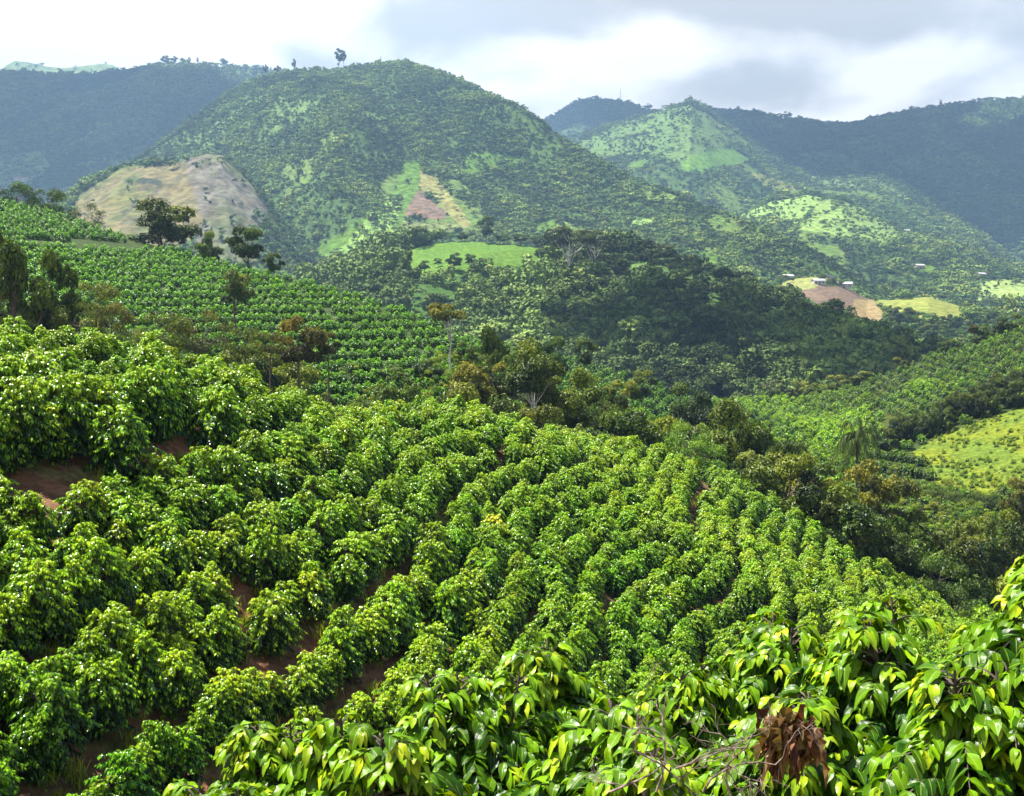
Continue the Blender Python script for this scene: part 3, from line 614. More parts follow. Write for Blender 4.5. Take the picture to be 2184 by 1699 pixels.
#SECTION2
# ------------------------------------------------------------------ coffee rows of the near slope, traced along the contours
GX0, GY0, GS = -62., -14., .5
gx = np.arange(GX0, 122, GS); gy = np.arange(GY0, 126, GS); GX, GY = np.meshgrid(gx, gy); GZ = field_h(GX, GY)
SM = field_tps(GX, GY); DZY, DZX = np.gradient(SM, GS)
def bil(A, x, y):
    u = (x-GX0)/GS; v = (y-GY0)/GS; i = int(u); j = int(v)
    if i < 0 or j < 0 or i >= A.shape[1]-1 or j >= A.shape[0]-1: return 0.
    u -= i; v -= j
    return (A[j, i]*(1-u)+A[j, i+1]*u)*(1-v)+(A[j+1, i]*(1-u)+A[j+1, i+1]*u)*v
crestU = [-300, 0, 480, 900, 1255, 1600, 1960, 2184]; crestY = [46, 42, 47, 64, 84, 97, 92, 74]
ca_ = [ray(u, 900)[0] for u in crestU]
def in_field(x, y):
    a = x/max(y, 1); 
    if a < -.60 or a > .62 or y < 13.5: return False
    if y > np.interp(a, ca_, crestY)+5: return False
    if a > .05 and y < 17+20*(a-.05): return False
    return True
def trace_rows(dsep=1.29, step=.3):
    cells = {}
    def key(x, y): return (int(x//dsep), int(y//dsep))
    def near(x, y, dmin, own=None):
        i, j = key(x, y)
        for p in range(i-1, i+2):
            for q in range(j-1, j+2):
                for (xx, yy, o) in cells.get((p, q), ()):
                    if o != own and (xx-x)**2+(yy-y)**2 < dmin*dmin: return True
        return False
    def ds(x, y): return dsep*(.88 if (y < 33 and x < -1.) else 1.)
    rows = []; queue = [(2., 36.)]; idn = 0
    while queue:
        sx, sy = queue.pop(0)
        if not in_field(sx, sy) or near(sx, sy, ds(sx, sy)*.93): continue
        pts = [(sx, sy)]
        for sgn in (1, -1):
            x, y = sx, sy; hx = hy = None; seg = []
            for _ in range(900):
                gx_, gy_ = bil(DZX, x, y), bil(DZY, x, y); tx, ty = -gy_*sgn, gx_*sgn; l = math.hypot(tx, ty)
                if l < 1e-3: break
                tx /= l; ty /= l
                if hx is not None:
                    if tx*hx+ty*hy < 0: tx, ty = -tx, -ty
                    tx = .5*tx+.5*hx; ty = .5*ty+.5*hy; l = math.hypot(tx, ty); tx /= l; ty /= l
                x += tx*step; y += ty*step; hx, hy = tx, ty
                if not in_field(x, y) or near(x, y, ds(x, y)*.66): break
                seg.append((x, y))
            pts = pts+seg if sgn == 1 else seg[::-1]+pts
        if len(pts) < 6: continue
        for (x, y) in pts: cells.setdefault(key(x, y), []).append((x, y, idn))
        for i in range(0, len(pts)-1, 4):
            (x0, y0), (x1, y1) = pts[i], pts[i+1]; l = math.hypot(x1-x0, y1-y0)+1e-9; nx, ny = -(y1-y0)/l, (x1-x0)/l
            d_ = ds(x0, y0); queue.append((x0+nx*d_, y0+ny*d_)); queue.append((x0-nx*d_, y0-ny*d_))
        rows.append(pts); idn += 1
    return rows, step
rows, RST = trace_rows()
rng = np.random.default_rng(11)
GAPS = [(530, 1265, 46, 34), (700, 1265, 30, 26), (845, 1235, 26, 30), (490, 1345, 22, 30), (130, 1620, 44, 34), (925, 1335, 20, 30), (630, 935, 32, 16), (400, 945, 50, 22), (330, 988, 70, 22), (150, 1015, 120, 22), (30, 1040, 70, 22), (740, 1480, 14, 22), (600, 1440, 0, 0)]
spots = []                                     # x, y, z, row, scale
for ri, pts in enumerate(rows):
    acc = rng.random(); 
    for (x, y) in pts:
        acc += RST/.70
        if acc >= 1:
            acc -= 1
            xx = x+rng.normal(0, .12); yy = y+rng.normal(0, .12); z = bil(GZ, xx, yy); u, v = proj(xx, yy, z+.2)
            bp = .20*1.4/max(yy, 5)*F0
            if any(w and ((u-gu)/w)**2+((v-gv-bp*.5)/(h_+bp*.5))**2 < 1 for gu, gv, w, h_ in GAPS): continue
            if rng.random() < .025: continue
            spots.append((xx, yy, z, ri, float(np.clip(rng.normal(.85, .12), .5, 1.15)*(1.38 if (((u-180)/330)**2+((v-960)/75)**2 < 1) else 1.))))
spots = np.array(spots)
u, v = proj(spots[:, 0], spots[:, 1], spots[:, 2]+1.6)
seen = (u > -60) & (u < 2244) & (v < 1760)
# what the near shrubs hide
fgU = [-100, 200, 420, 520, 700, 850, 1000, 1400, 1600, 2050, 2250]; fgV = [1900, 1780, 1660, 1600, 1590, 1520, 1440, 1480, 1400, 1370, 1300]
seen &= v < np.interp(u, fgU, fgV)
bush_variants = [coffee_bush(100+i, False, [1.7, 1.85, 1.6, 1.75, 1.9, 1.5, 1.8, 1.65][i], [.70, .66, .76, .72, .64, .74, .70, .78][i], 220) for i in range(8)]
BUSHP = [proto('coffee_bush_far', me) for me, _ in bush_variants]
LOWB = [proto('coffee_bush_low', coffee_bush(200+i, False, 1.7, .82, 120, .45)[0]) for i in range(3)]
def leaf_tint(x, y, r):
    b = fbm(np.array([x*.12]), np.array([y*.12]), 33, 3)[0]; w = r.normal(0, .10)
    k = 1+.22*b+r.normal(0, .10)
    return (k*(1+.9*w+.25*b), k, k*(1-w))
order = sorted(np.nonzero(seen)[0], key=lambda i: spots[i, 1])
solo = order[:298]; rest = [i for i in range(len(spots)) if i not in set(solo)]
ORD = ['zeroth', 'first', 'second', 'third', 'fourth', 'fifth', 'sixth', 'seventh', 'eighth', 'ninth', 'tenth', 'eleventh', 'twelfth', 'thirteenth', 'fourteenth', 'fifteenth', 'sixteenth', 'seventeenth', 'eighteenth', 'nineteenth', 'twentieth']
def ordn(i):
    if i <= 20: return ORD[i]
    t = ['', '', 'twenty', 'thirty', 'forty', 'fifty', 'sixty', 'seventy'][i//10]; 
    return (t+'-'+ORD[i % 10]) if i % 10 else t[:-1]+'ieth'
byrow = {}
for i in solo: byrow.setdefault(int(spots[i, 3]), []).append(i)
rowkeys = sorted(byrow, key=lambda r: np.mean([spots[i, 2] for i in byrow[r]]))
for rk, r in enumerate(rowkeys):
    for k, i in enumerate(sorted(byrow[r], key=lambda i: proj(*spots[i, :3])[0])):
        x, y, z, _, sc = spots[i]; me, sm = bush_variants[rng.integers(8)]
        o = empty('coffee_bush', (x, y, z-.04), rng.uniform(0, 6.28)); o.scale = (sc*rng.uniform(.95, 1.1), sc*rng.uniform(.95, 1.1), sc*rng.uniform(.92, 1.08))
        u_, v_ = proj(x, y, z+1); lk = 'glossy green' if sc < .95 else 'tall glossy green'
        if sc < .7: lk = 'small glossy green'
        tag(o, '%s coffee bush, %s from the left in the %s lowest contour row' % (lk, ordn(k+1), ordn(rk+1)), 'coffee bush', 'coffee bushes in the contour rows')
        f = obj('foliage', me, o); tag(f, tint=leaf_tint(x, y, rng)); obj('stem', sm, o)
P_ = spots[rest][:, :3]; keep = P_[:, 1] > 0; P_ = P_[keep]; S_ = spots[rest][keep, 4]
scatter('coffee_bushes', 'smaller coffee bushes of the contour rows running up to the crest', 'coffee bushes', P_, S_, BUSHP, np.array([leaf_tint(p[0], p[1], rng) for p in P_]), rng)
# the yellow-topped bush
x, y, z = pt(1052, 1095, 44.); gz = float(field_h(np.array([x]), np.array([y]))[0])
o = empty('coffee_bush', (x, y, gz), 1.); o.scale = (1.1, 1.1, (float(z)-gz)/1.75+.05); tag(o, 'yellow leaved coffee bush standing out in the middle of the green slope', 'coffee bush', 'coffee bushes in the contour rows')
tag(obj('foliage', bush_variants[0][0], o), tint=(2.3, 1.35, .8)); obj('stem', bush_variants[0][1], o)

# ------------------------------------------------------------------ the nearest shrubs, at the lower edge
near_variants = [coffee_bush(300+i, True, 2.0, .88, 300) for i in range(3)]
NEARB = [(1150, 1345, 6.0, 1.0, 'broad coffee bush of large leaves whose top overlaps the lower rows in the middle'),
         (1600, 1312, 5.7, 1.0, 'large leaved coffee bush right of the broad middle one near the lower edge'),
         (1945, 1285, 5.1, 1.0, 'large leaved coffee bush beside the tallest shoot at the right edge'),
         (2370, 1195, 4.2, 1.05, 'tallest near coffee bush, its shoot rising at the right edge'),
         (840, 1500, 4.0, .9, 'near coffee bush with big yellow green leaves left of the bare twigs'),
         (1290, 1540, 3.9, .95, 'near coffee bush just left of the bare twigs at the lower edge'),
         (400, 1655, 3.6, .85, 'lowest near coffee bush, only its shoots showing in the lower left'),
         (2140, 1440, 3.9, .95, 'dark near coffee bush below the shoot at the right edge'),
         (1790, 1330, 6.2, .9, 'coffee bush squeezed between two large leaved ones near the right edge'),
         (620, 1520, 4.6, .7, 'small near coffee bush whose shoot stands furthest up on the left'),
         (1420, 1400, 5.2, .85, 'near coffee bush in the dip between the two broad tops'),
         (1040, 1440, 5.0, .9, 'near coffee bush in front of the broad middle one'),
         (1700, 1500, 4.2, .95, 'near coffee bush holding the withered brown leaves')]
near_obj = {}
for k, (u_, v_, y_, s_, lb) in enumerate(NEARB):
    x, y, z = [float(q) for q in pt(u_, v_, y_)]; me, sm = near_variants[k % 3]
    o = empty('coffee_bush', (x, y, z-1.9*s_), 1.3*k+.4); o.scale = (s_, s_, s_)
    tag(o, lb, 'coffee bush', 'coffee bushes closest to the viewer'); t = 1+.05*(k % 3)
    tag(obj('foliage', me, o), tint=(t*1.12, t*1.0, t)); obj('stem', sm, o); near_obj[k] = o
def local(o, p): return o.matrix_world.inverted() @ Vector(p)
bpy.context.view_layer.update()
o = near_obj[12]; r8 = np.random.default_rng(88)
c = np.array([float(q) for q in pt(1690, 1545, 3.35)])
Pw = c+np.stack([r8.uniform(-.07, .07, 90), r8.normal(0, .03, 90), r8.normal(0, .03, 90)], 1); Dw = np.stack([r8.normal(0, .25, 90), r8.normal(-.2, .3, 90), np.full(90, -.6)], 1)
Pw = np.array([local(o, p) for p in Pw]); V, Fq, uv, m = leaves(Pw, Dw, r8.uniform(.09, .15, 90), r8.uniform(.016, .045, 90), r8.uniform(-.2, 1.1, 90), r8, 6, .9, 1, .5, 1.3)
wl = obj('withered_leaves', mesh_from('withered_leaves', V, Fq, M_WITHER, tone=np.repeat(r8.random(90), m)), o); tag(wl, 'withered reddish brown leaves')
tw = Acc()
def twig(p0, d, ln, r, depth):
    n = 5; p = [p0]; 
    for _ in range(n): d = unit(d+r8.normal(0, .28, 3)); p.append(p[-1]+d*ln/n)
    tw.add(*tube(np.array(p), np.linspace(r, r*.45, n+1), 5))
    if depth:
        for _ in range(3): twig(p[r8.integers(1, n+1)], unit(d+r8.normal(0, .8, 3)), ln*.62, r*.55, depth-1)
for (uu, vv, dx, dz) in ((1440, 1640, .9, .25), (1350, 1600, .8, -.3), (1400, 1690, .5, .9), (1500, 1690, .2, 1.), (1300, 1690, 1., .5), (1560, 1700, -.3, 1.)):
    c = np.array([float(q) for q in pt(uu, vv, 3.2)]); twig(c, np.array([dx, .1, dz]), .26, .0042, 3)
tw.v = [np.array([local(o, p) for p in v_]) for v_ in tw.v]
tag(obj('bare_branch', tw.mesh('bare_branch', M_TWIG), o), 'tangle of bare grey twigs')

# grass and weeds between the rows
def tuft(seed, n=60, hh=.45):
    r = np.random.default_rng(seed); P = np.stack([r.normal(0, .12, n), r.normal(0, .12, n), np.zeros(n)], 1); D = np.stack([r.normal(0, .35, n), r.normal(0, .35, n), np.ones(n)], 1)
    V, F, uv, m = leaves(P, D, r.uniform(.5, 1.2, n)*hh, np.full(n, .02), r.uniform(.1, .5, n), r, 3, .1, 1); return mesh_from('grass_tuft', V, F, M_TREE, tone=np.repeat(r.uniform(.5, 1, n), m))
TUFT = [proto('tuft', tuft(i)) for i in range(3)]
n = 9000; yy = np.sqrt(rng.uniform(14**2, 98**2, n)); aa = rng.uniform(-.5, .5, n); xx = aa*yy; zz = field_h(xx, yy); k = fbm(xx*.25, yy*.25, 45, 3) > .02; xx, yy, zz = xx[k], yy[k], zz[k]
warm = rng.random(len(xx))[:, None]; scatter('weeds', 'weeds and dry grass growing between the coffee rows', 'weeds', np.stack([xx, yy, zz-.02], 1), rng.uniform(.5, 1.3, len(xx)), TUFT, np.array([1.6, 1.9, 1.2])*(1-warm)+np.array([3.4, 2.6, 2.2])*warm, rng)
BRUSHY = [(760, 1105, 36., 34), (1040, 1000, 48., 30), (1165, 1045, 50., 30), (440, 905, 32., 36), (395, 930, 31., 26), (1130, 1090, 50., 20)]
for k, (u_, v_, y_, w_) in enumerate(BRUSHY):
    pass

# pale boulder between the rows
def boulder(name, c, r, seed, mat, sx=(1, 1, 1)):
    import bmesh
    bm = bmesh.new(); bmesh.ops.create_icosphere(bm, subdivisions=4, radius=1)
    for v_ in bm.verts:
        q = v_.co*1.3; d = float(fbm(np.array([q.x*1.4+seed]), np.array([q.y*1.4+q.z*2.1]), seed, 4)[0]); v_.co *= 1+.28*d
        v_.co.x *= sx[0]*r; v_.co.y *= sx[1]*r; v_.co.z *= sx[2]*r
    me = bpy.data.meshes.new(name); bm.to_mesh(me); bm.free(); me.materials.append(mat)
    for p in me.polygons: p.use_smooth = True
    return obj(name, me, None, c)
M_STONE = bark_mat('pale_stone', (.40, .30, .22), (.60, .50, .38), 5.)
x, y, z = [float(q) for q in pt(925, 1340, 27.5)]
b = boulder('boulder', (x, y, float(ground(np.array([x]), np.array([y]))[0])+.5), .42, 3, M_STONE, (.42, .6, 1.25)); b.rotation_euler.y = .25
tag(b, 'pale upright boulder between coffee bushes in the lower middle', 'boulder')

# ------------------------------------------------------------------ coffee on the other hills (masses too many to count)
def contour_rows(layer, dz, along, y0, y1, a0, a1, rg):
    L = LY[layer]; out = []
    a = a0
    while a < a1:
        ys = np.linspace(y0, y1, 260); zs = L.h(a*ys, ys)+0; yc = np.interp(a, L.ca, L.cy_)+4; k = ys < yc; 
        yy = ys[k]; zz = np.maximum.accumulate(zs[k])+np.arange(k.sum())*1e-6
        lv = np.arange(math.ceil(zz[0]/dz)*dz, zz[-1], dz); yl = np.interp(lv, zz, yy)
        for q in yl: out.append((a*q, q))
        a += along/ (.5*(y0+y1))
    out = np.array(out); out += rg.normal(0, .16, out.shape); z = L.h(out[:, 0], out[:, 1])
    g = ground(out[:, 0], out[:, 1]); k = z > g-.4
    return np.stack([out[k, 0], out[k, 1], z[k]], 1)
rg = np.random.default_rng(5)
P_ = contour_rows('plantation', .92, .70, 96, 222, -.58, .06, rg)
P_ = P_[rg.random(len(P_)) > .05]
u, v = proj(P_[:, 0], P_[:, 1], P_[:, 2]); bare = [([(60, 515), (370, 520), (380, 535), (200, 540), (60, 530)])]
k = np.ones(len(P_), bool)
for pl in bare: k &= ~inpoly(u, v, pl)
P_ = P_[k]; b_ = fbm(P_[:, 0]/16, P_[:, 1]/22, 55, 3)
T_ = np.clip(1.3+.35*b_+rg.normal(0, .10, len(P_)), .4, 1.8)[:, None]*np.array([.80, 1.0, 1.])
scatter('coffee_bushes', 'even rows of coffee covering the hillside beyond the gully', 'coffee bushes', P_, rg.uniform(.66, .88, len(P_)), LOWB, T_, rg)
P_ = contour_rows('middle_ridge', .6, .9, 112, 215, -.08, .46, rg); b_ = fbm(P_[:, 0]/16, P_[:, 1]/22, 56, 3); k = (b_ > -.25) | (P_[:, 0] > 20); P_ = P_[k]; b_ = b_[k]
scatter('coffee_bushes', 'coffee patches on the low ridge behind the gully trees', 'coffee bushes', P_, rg.uniform(.9, 1.3, len(P_)), LOWB, np.clip(.85+.3*b_, .4, 1.5)[:, None]*np.array([.75, .95, 1.4]), rg)
Q_ = contour_rows('right_hill', .85, .62, 98, 268, .11, .53, rg)
n = 5200; yy = np.sqrt(rg.uniform(112**2, 262**2, n)); aa = rg.uniform(.10, .40, n); xx = aa*yy; zz = ground(xx, yy); u, v = proj(xx, yy, zz); k = (u < 1860) & (zz < LY['right_hill'].h(xx, yy)+3) & (yy < np.interp(aa, LY['right_hill'].ca, LY['right_hill'].cy_)+4)
Q_ = np.concatenate([Q_, np.stack([xx[k], yy[k], zz[k]], 1)]); xx, yy, zz = Q_.T; c_, sh = cover_of('right_hill', xx, yy, zz)
k = (sh > .5) & (rg.random(len(xx)) > .08); xx, yy, zz = xx[k], yy[k], zz[k]; b_ = fbm(xx/18, yy/25, 57, 3); w_ = rg.random(len(xx))[:, None]
scatter('coffee_bushes', 'mixed coffee and young trees covering the hill at the right', 'coffee bushes', np.stack([xx, yy, zz], 1), rg.uniform(.7, 1.15, len(xx))*(1+.8*np.clip(b_, 0, 1)), LOWB, np.clip(.95+.5*b_+rg.normal(0, .2, len(xx)), .3, 1.8)[:, None]*(np.array([.8, .95, 1.4])*(1-w_)+np.array([1.15, 1.0, 1.])*w_), rg)

n = 5200; yy = np.sqrt(rg.uniform(112**2, 200**2, n)); aa = rg.uniform(.34, .53, n); xx = aa*yy; zz = LY['right_hill'].h(xx, yy); c_, sh = cover_of('right_hill', xx, yy, zz)
k = (sh < .5) & (zz > ground(xx, yy)-.3) & (rg.random(n) < np.clip(.35+fbm(xx/4, yy/6, 66, 3)*1.6, .03, 1)); xx, yy, zz = xx[k], yy[k], zz[k]; w_ = rg.random(len(xx))[:, None]
scatter('meadow_weeds', 'rough weeds and low shrubs dotting the yellow green meadow', 'weeds', np.stack([xx, yy, zz-.05], 1), rg.uniform(.14, .5, len(xx))**1.1, LOWB, np.array([.9, 1., 1.])*(1-w_)+np.array([1.9, 1.25, 1.])*w_, rg)

# ------------------------------------------------------------------ trees that stand apart
TV = {'round': [tree(401, 8, 3.2, .22, 17, 12000, .30, .9), tree(402, 8, 3.2, .18, 16, 11500, .30, .85), tree(421, 8, 3.1, .3, 14, 10500, .30, .85, spread=1.1, lean=(.06, 0)), tree(422, 8, 3.1, .26, 18, 12000, .30, .9)],
      'open': [tree(403, 8, 3.2, .30, 15, 9500, .29, .85, (.05, 0)), tree(404, 8, 3.2, .34, 14, 9000, .29, .85, (-.06, .02))],
      'tall': [tree(405, 8, 2.3, .30, 15, 12000, .28, .9, (.04, 0), vine=.5), tree(406, 8, 2.3, .25, 15, 12000, .28, .9, (-.05, 0), vine=.7)],
      'shrub': [tree(407, 4, 2.6, .02, 16, 4200, .20, .8, tr=.10), tree(408, 4, 2.6, .02, 14, 3800, .20, .85, tr=.10), tree(409, 4, 2.6, .0, 15, 3000, .17, .9, tr=.09)],
      'flat': [tree(410, 8, 3.2, .62, 12, 7000, .28, .6, (.03, 0), bark=M_BARKP, tr=.14)],
      'pale': [tree(411, 8, 3.0, .42, 15, 10000, .29, .85, (.22, 0), bark=M_BARKP, tr=.15), tree(412, 8, 3.0, .45, 14, 10000, .29, .85, (-.02, 0), bark=M_BARKP, tr=.14)]}
NOM = {'round': (8, 3.6), 'open': (8, 3.6), 'tall': (8, 2.9), 'shrub': (4, 2.9), 'flat': (8, 3.5), 'pale': (8, 3.4)}
DARK = (.72, .98, .75); OLIVE = (1.15, 1.18, .75); BROWN = (1.15, 1.05, .8); YELG = (1.7, 1.75, .8); MID = (1., 1.2, .9); GREY = (1.5, 1.4, 1.6); FRESH = (1.6, 2.2, .9); BLACKG = (.62, .78, .7); RUST = (1.4, 1.15, .7)
tcount = [0]
def put_tree(u_, vtop, w_, y_, kind, tint, label, cat='tree', group=None, name=None, rot=None, gz=None):
    x, y, z = [float(q) for q in pt(u_, vtop, y_)]
    if gz is None: gz = float(ground(np.array([x]), np.array([y]))[0])
    Hh = max(z-gz, .8); hn, rn = NOM[kind]; vs = TV[kind]; me, tm = vs[tcount[0] % len(vs)]; tcount[0] += 1
    o = empty(name or ('shrub' if kind == 'shrub' else 'tree'), (x, y, gz-.1), (tcount[0]*2.1) % 6.28 if rot is None else rot)
    s = w_*1.15/F0*y_/2/rn; asp = 1.9 if kind == 'tall' else 1.12; tag(o, label, cat, group)
    off = max(-.3*hn, Hh/(s*asp)-hn); o.scale = (s, s, Hh/(hn+off))
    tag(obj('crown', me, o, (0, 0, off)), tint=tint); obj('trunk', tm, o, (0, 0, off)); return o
G1 = 'trees along the crest of the coffee hillside'
put_tree(30, 388, 80, 205, 'shrub', DARK, 'dark tree at the left end of the hillside crest', group=G1)
put_tree(100, 394, 80, 206, 'shrub', DARK, 'dark broad tree second from the left on the hillside crest', group=G1)
put_tree(178, 430, 80, 198, 'shrub', BLACKG, 'dark low tree left of the big forked tree on the crest', group=G1)
put_tree(345, 420, 150, 188, 'open', (1., .95, .8), 'large forked tree with a broken crown before the bare tan hill', group=G1)
put_tree(446, 493, 66, 182, 'round', (1.2, 1.4, .7), 'compact yellow green tree between the forked tree and the dark tree', group=G1)
put_tree(527, 476, 82, 178, 'open', BLACKG, 'dark round topped tree right of the bare hill on the crest', group=G1)
put_tree(585, 538, 44, 174, 'round', BLACKG, 'small dark round tree lowest on the hillside crest', group=G1)
G2 = 'dark trees behind the top of the coffee slope'
for a in ((25, 520, 150, 66, 'tall', BLACKG, 'tallest dark tree at the left edge above the coffee slope'),
          (100, 530, 110, 70, 'tall', BLACKG, 'black green tree with a drooping crown beside the left edge tree'),
          (-20, 470, 120, 72, 'tall', (.9, .9, .8), 'olive dark tree cut by the left edge above the slope')): put_tree(*a, group=G2)
G3 = 'brown scrub behind the top of the coffee slope'
for a in ((200, 590, 110, 74, 'shrub', GREY, 'pale grey brown shrub right of the dark left trees'), (155, 640, 90, 68, 'shrub', OLIVE, 'olive shrub at the foot of the dark left trees'), (235, 645, 80, 70, 'shrub', (1.5, 1.1, 1.3), 'small grey shrub beside the bare reddish bank'),
          (345, 655, 120, 78, 'shrub', OLIVE, 'broad olive brown shrub above the coffee crest'), (430, 660, 120, 80, 'shrub', (1.3, .95, .8), 'brown olive shrub between two broad shrubs above the crest'),
          (500, 572, 80, 118, 'open', (1.3, 1.25, 1.2), 'thin greyish tree standing among the hillside coffee'), (520, 690, 90, 84, 'shrub', OLIVE, 'low olive shrub right of the broad brown shrubs'),
          (635, 668, 105, 88, 'round', (1.5, .95, .7), 'bushy brown tree right of the broad shrubs'), (700, 705, 56, 90, 'round', (1.0, .8, .7), 'dark brown tree touching the bushy brown one'), (575, 700, 70, 86, 'shrub', (1.2, .9, .8), 'brown shrub left of the bushy brown tree')): put_tree(*a, cat='shrub' if a[4] == 'shrub' else 'tree', group=G3)
G4 = 'trees in the gully behind the coffee slope'
for a in ((960, 643, 84, 118, 'flat', (1.7, 1.3, .8), 'slender white trunked tree with a flat rusty green top'),
          (1045, 700, 84, 112, 'tall', BLACKG, 'dark vine hung tree right of the white trunked one'), (1075, 770, 90, 108, 'round', RUST, 'orange brown tree in front of the vine hung tree'),
          (1020, 775, 110, 106, 'pale', (1.7, 1.3, .8), 'olive brown tree with a pale stem behind the crest'), (1142, 718, 145, 98, 'pale', (1.1, 1.15, .7), 'tall tree on a pale leaning trunk at the middle of the gully'),
          (1225, 778, 150, 104, 'round', (1.1, 1.2, .8), 'large rounded olive tree right of the leaning trunk'), (1318, 808, 85, 112, 'round', (1.5, 1.35, .8), 'small round olive tree right of the large rounded one'),
          (1247, 722, 56, 165, 'round', BLACKG, 'dark domed tree against the forested hill'), (1180, 715, 90, 150, 'round', DARK, 'dark spreading tree behind the leaning trunk tree'),
          (1098, 748, 70, 104, 'round', DARK, 'dark tree squeezed between the vine hung and leaning trunk trees'), (1180, 800, 80, 102, 'round', OLIVE, 'low olive tree at the right foot of the leaning trunk tree'), (1580, 905, 110, 95, 'tall', (.8, .85, .6), 'dark tree in front of the broadest dark tree'),
          (900, 765, 90, 116, 'round', DARK, 'dark green tree left of the white trunk'), (840, 775, 80, 112, 'round', (.7, .9, 1.), 'dark blue green tree at the foot of the hillside coffee'), (990, 725, 60, 125, 'round', (.7, .95, .8), 'dark green tree just right of the white trunk'),
          (1370, 790, 60, 170, 'round', OLIVE, 'brownish tree on the low ridge'), (1480, 815, 110, 140, 'round', BLACKG, 'dark dense tree above the broad dark tree'),
          (1535, 842, 215, 98, 'round', (.8, .9, .6), 'broadest dark tree behind the right half of the crest'), (1465, 900, 100, 100, 'round', (1.3, 1.5, .8), 'light green tree left of the broadest dark tree'),
          (1620, 900, 90, 100, 'tall', DARK, 'dark narrow tree right of the broadest dark tree'), (1700, 930, 115, 92, 'pale', BLACKG, 'black green tree on a leaning white trunk'),
          (1865, 975, 150, 92, 'round', (1.3, 1.05, .7), 'brown green domed tree right of the grey bare tree'), (1950, 1085, 140, 92, 'round', (.8, .9, .8), 'dark tree below the brown green domed one'),
          (2060, 1105, 150, 90, 'round', (.75, .85, .75), 'dark tree above the tall right shoot'), (2150, 1090, 120, 94, 'round', (1.1, 1.15, .8), 'green grey tree at the right edge of the gully'), (1880, 1120, 100, 86, 'shrub', OLIVE, 'olive shrub against the right end of the coffee crest'),
          (2000, 1180, 120, 84, 'shrub', DARK, 'dark shrub above the end of the coffee crest'), (2186, 1020, 90, 104, 'round', (1.1, .9, .8), 'brown green tree at the right edge below the meadow'),
          (1350, 870, 90, 104, 'shrub', FRESH, 'fresh green shrub just behind the crest'), (1420, 905, 90, 98, 'shrub', GREY, 'grey leafless looking shrub behind the crest'), (1290, 850, 80, 100, 'shrub', MID, 'mid green shrub under the round olive tree')):
    put_tree(*a, cat='shrub' if a[4] == 'shrub' else 'tree', group=G4)
# more of the same, smaller, filling the gully
rt = np.random.default_rng(23); lim_u = [-50, 560, 620, 740, 860, 1000, 1200, 1330, 1420, 1600, 1800, 1900, 2000, 2200]; lim_v = [640, 720, 770, 800, 820, 800, 830, 860, 880, 940, 1000, 1080, 1120, 1170]
low_u = [0, 480, 900, 1255, 1600, 1960, 2184]; low_v = [690, 760, 850, 930, 1040, 1270, 1400]
cand = []
for _ in range(4000):
    u_ = rt.uniform(0, 2184); vt = np.interp(u_, lim_u, lim_v)+rt.uniform(0, 150)
    if vt > np.interp(u_, low_u, low_v)-8: continue
    y_ = rt.uniform(78, 118); x, y, z = [float(q) for q in pt(u_, vt, y_)]; g = float(ground(np.array([x]), np.array([y]))[0]); hh = z-g
    if hh < 1.6 or hh > 9: continue
    if any(abs(u_-c[0]) < 32 and abs(vt-c[1]) < 30 for c in cand): continue
    cand.append((u_, vt, y_, hh))
    if len(cand) >= 80: break
cand.sort()
tints = [('dark green', DARK), ('olive', OLIVE), ('brownish', BROWN), ('mid green', MID), ('greyish', GREY), ('fresh green', FRESH), ('blackish', BLACKG), ('dark green', DARK)]
cnt = {}; tot_ = {}
for i, (u_, vt, y_, hh) in enumerate(cand):
    nm, tt = tints[rt.integers(len(tints))]; kd = 'shrub' if hh < 4.2 else ['round', 'open', 'round', 'round'][rt.integers(4)]; w_ = min(hh, 5.5)*rt.uniform(.9, 1.3)/y_*F0
    wd = 'shrub' if kd == 'shrub' else 'tree'; key_ = nm+wd; cnt[key_] = cnt.get(key_, 0)+1
    put_tree(u_, vt, w_, y_, kd, tuple(np.array(tt)*rt.uniform(.8, 1.2)), '%s %s of the gully thicket, %s of its colour from the left' % (nm, wd, ordn(cnt[key_])), wd, 'small trees and shrubs of the gully thicket')
# undergrowth
UND = [proto('undergrowth_plant', tree(500+i, 2, 1.3, .0, 9, 900, .17, .8, tr=.04)[0]) for i in range(4)]
n = 14000; yy = np.sqrt(rg.uniform(52**2, 170**2, n)); aa = rg.uniform(-.5, .52, n); xx = aa*yy; cr_ = np.interp(aa, ca_, crestY); zz = ground(xx, yy); k = (yy > cr_+5.5)
ft = np.interp(aa, [ray(q, 900)[0] for q in (-100, 300, 700, 900, 1100, 1500, 1900, 2200)], [98, 100, 103, 112, 145, 158, 140, 122]); k &= yy < ft+rg.normal(0, 4, n); xx, yy, zz = xx[k], yy[k], zz[k]
w_ = rg.random(len(xx))[:, None]; b_ = fbm(xx/9, yy/12, 58, 3)[:, None]
scatter('undergrowth', 'tangled undergrowth filling the gully', 'undergrowth', np.stack([xx, yy, zz-.1], 1), rg.uniform(.35, 1.0, len(xx)), UND, (1.15+.7*b_)*(np.array([.8, 1.2, .9])*(1-w_)+np.array([1.7, 1.45, 1.0])*w_), rg)
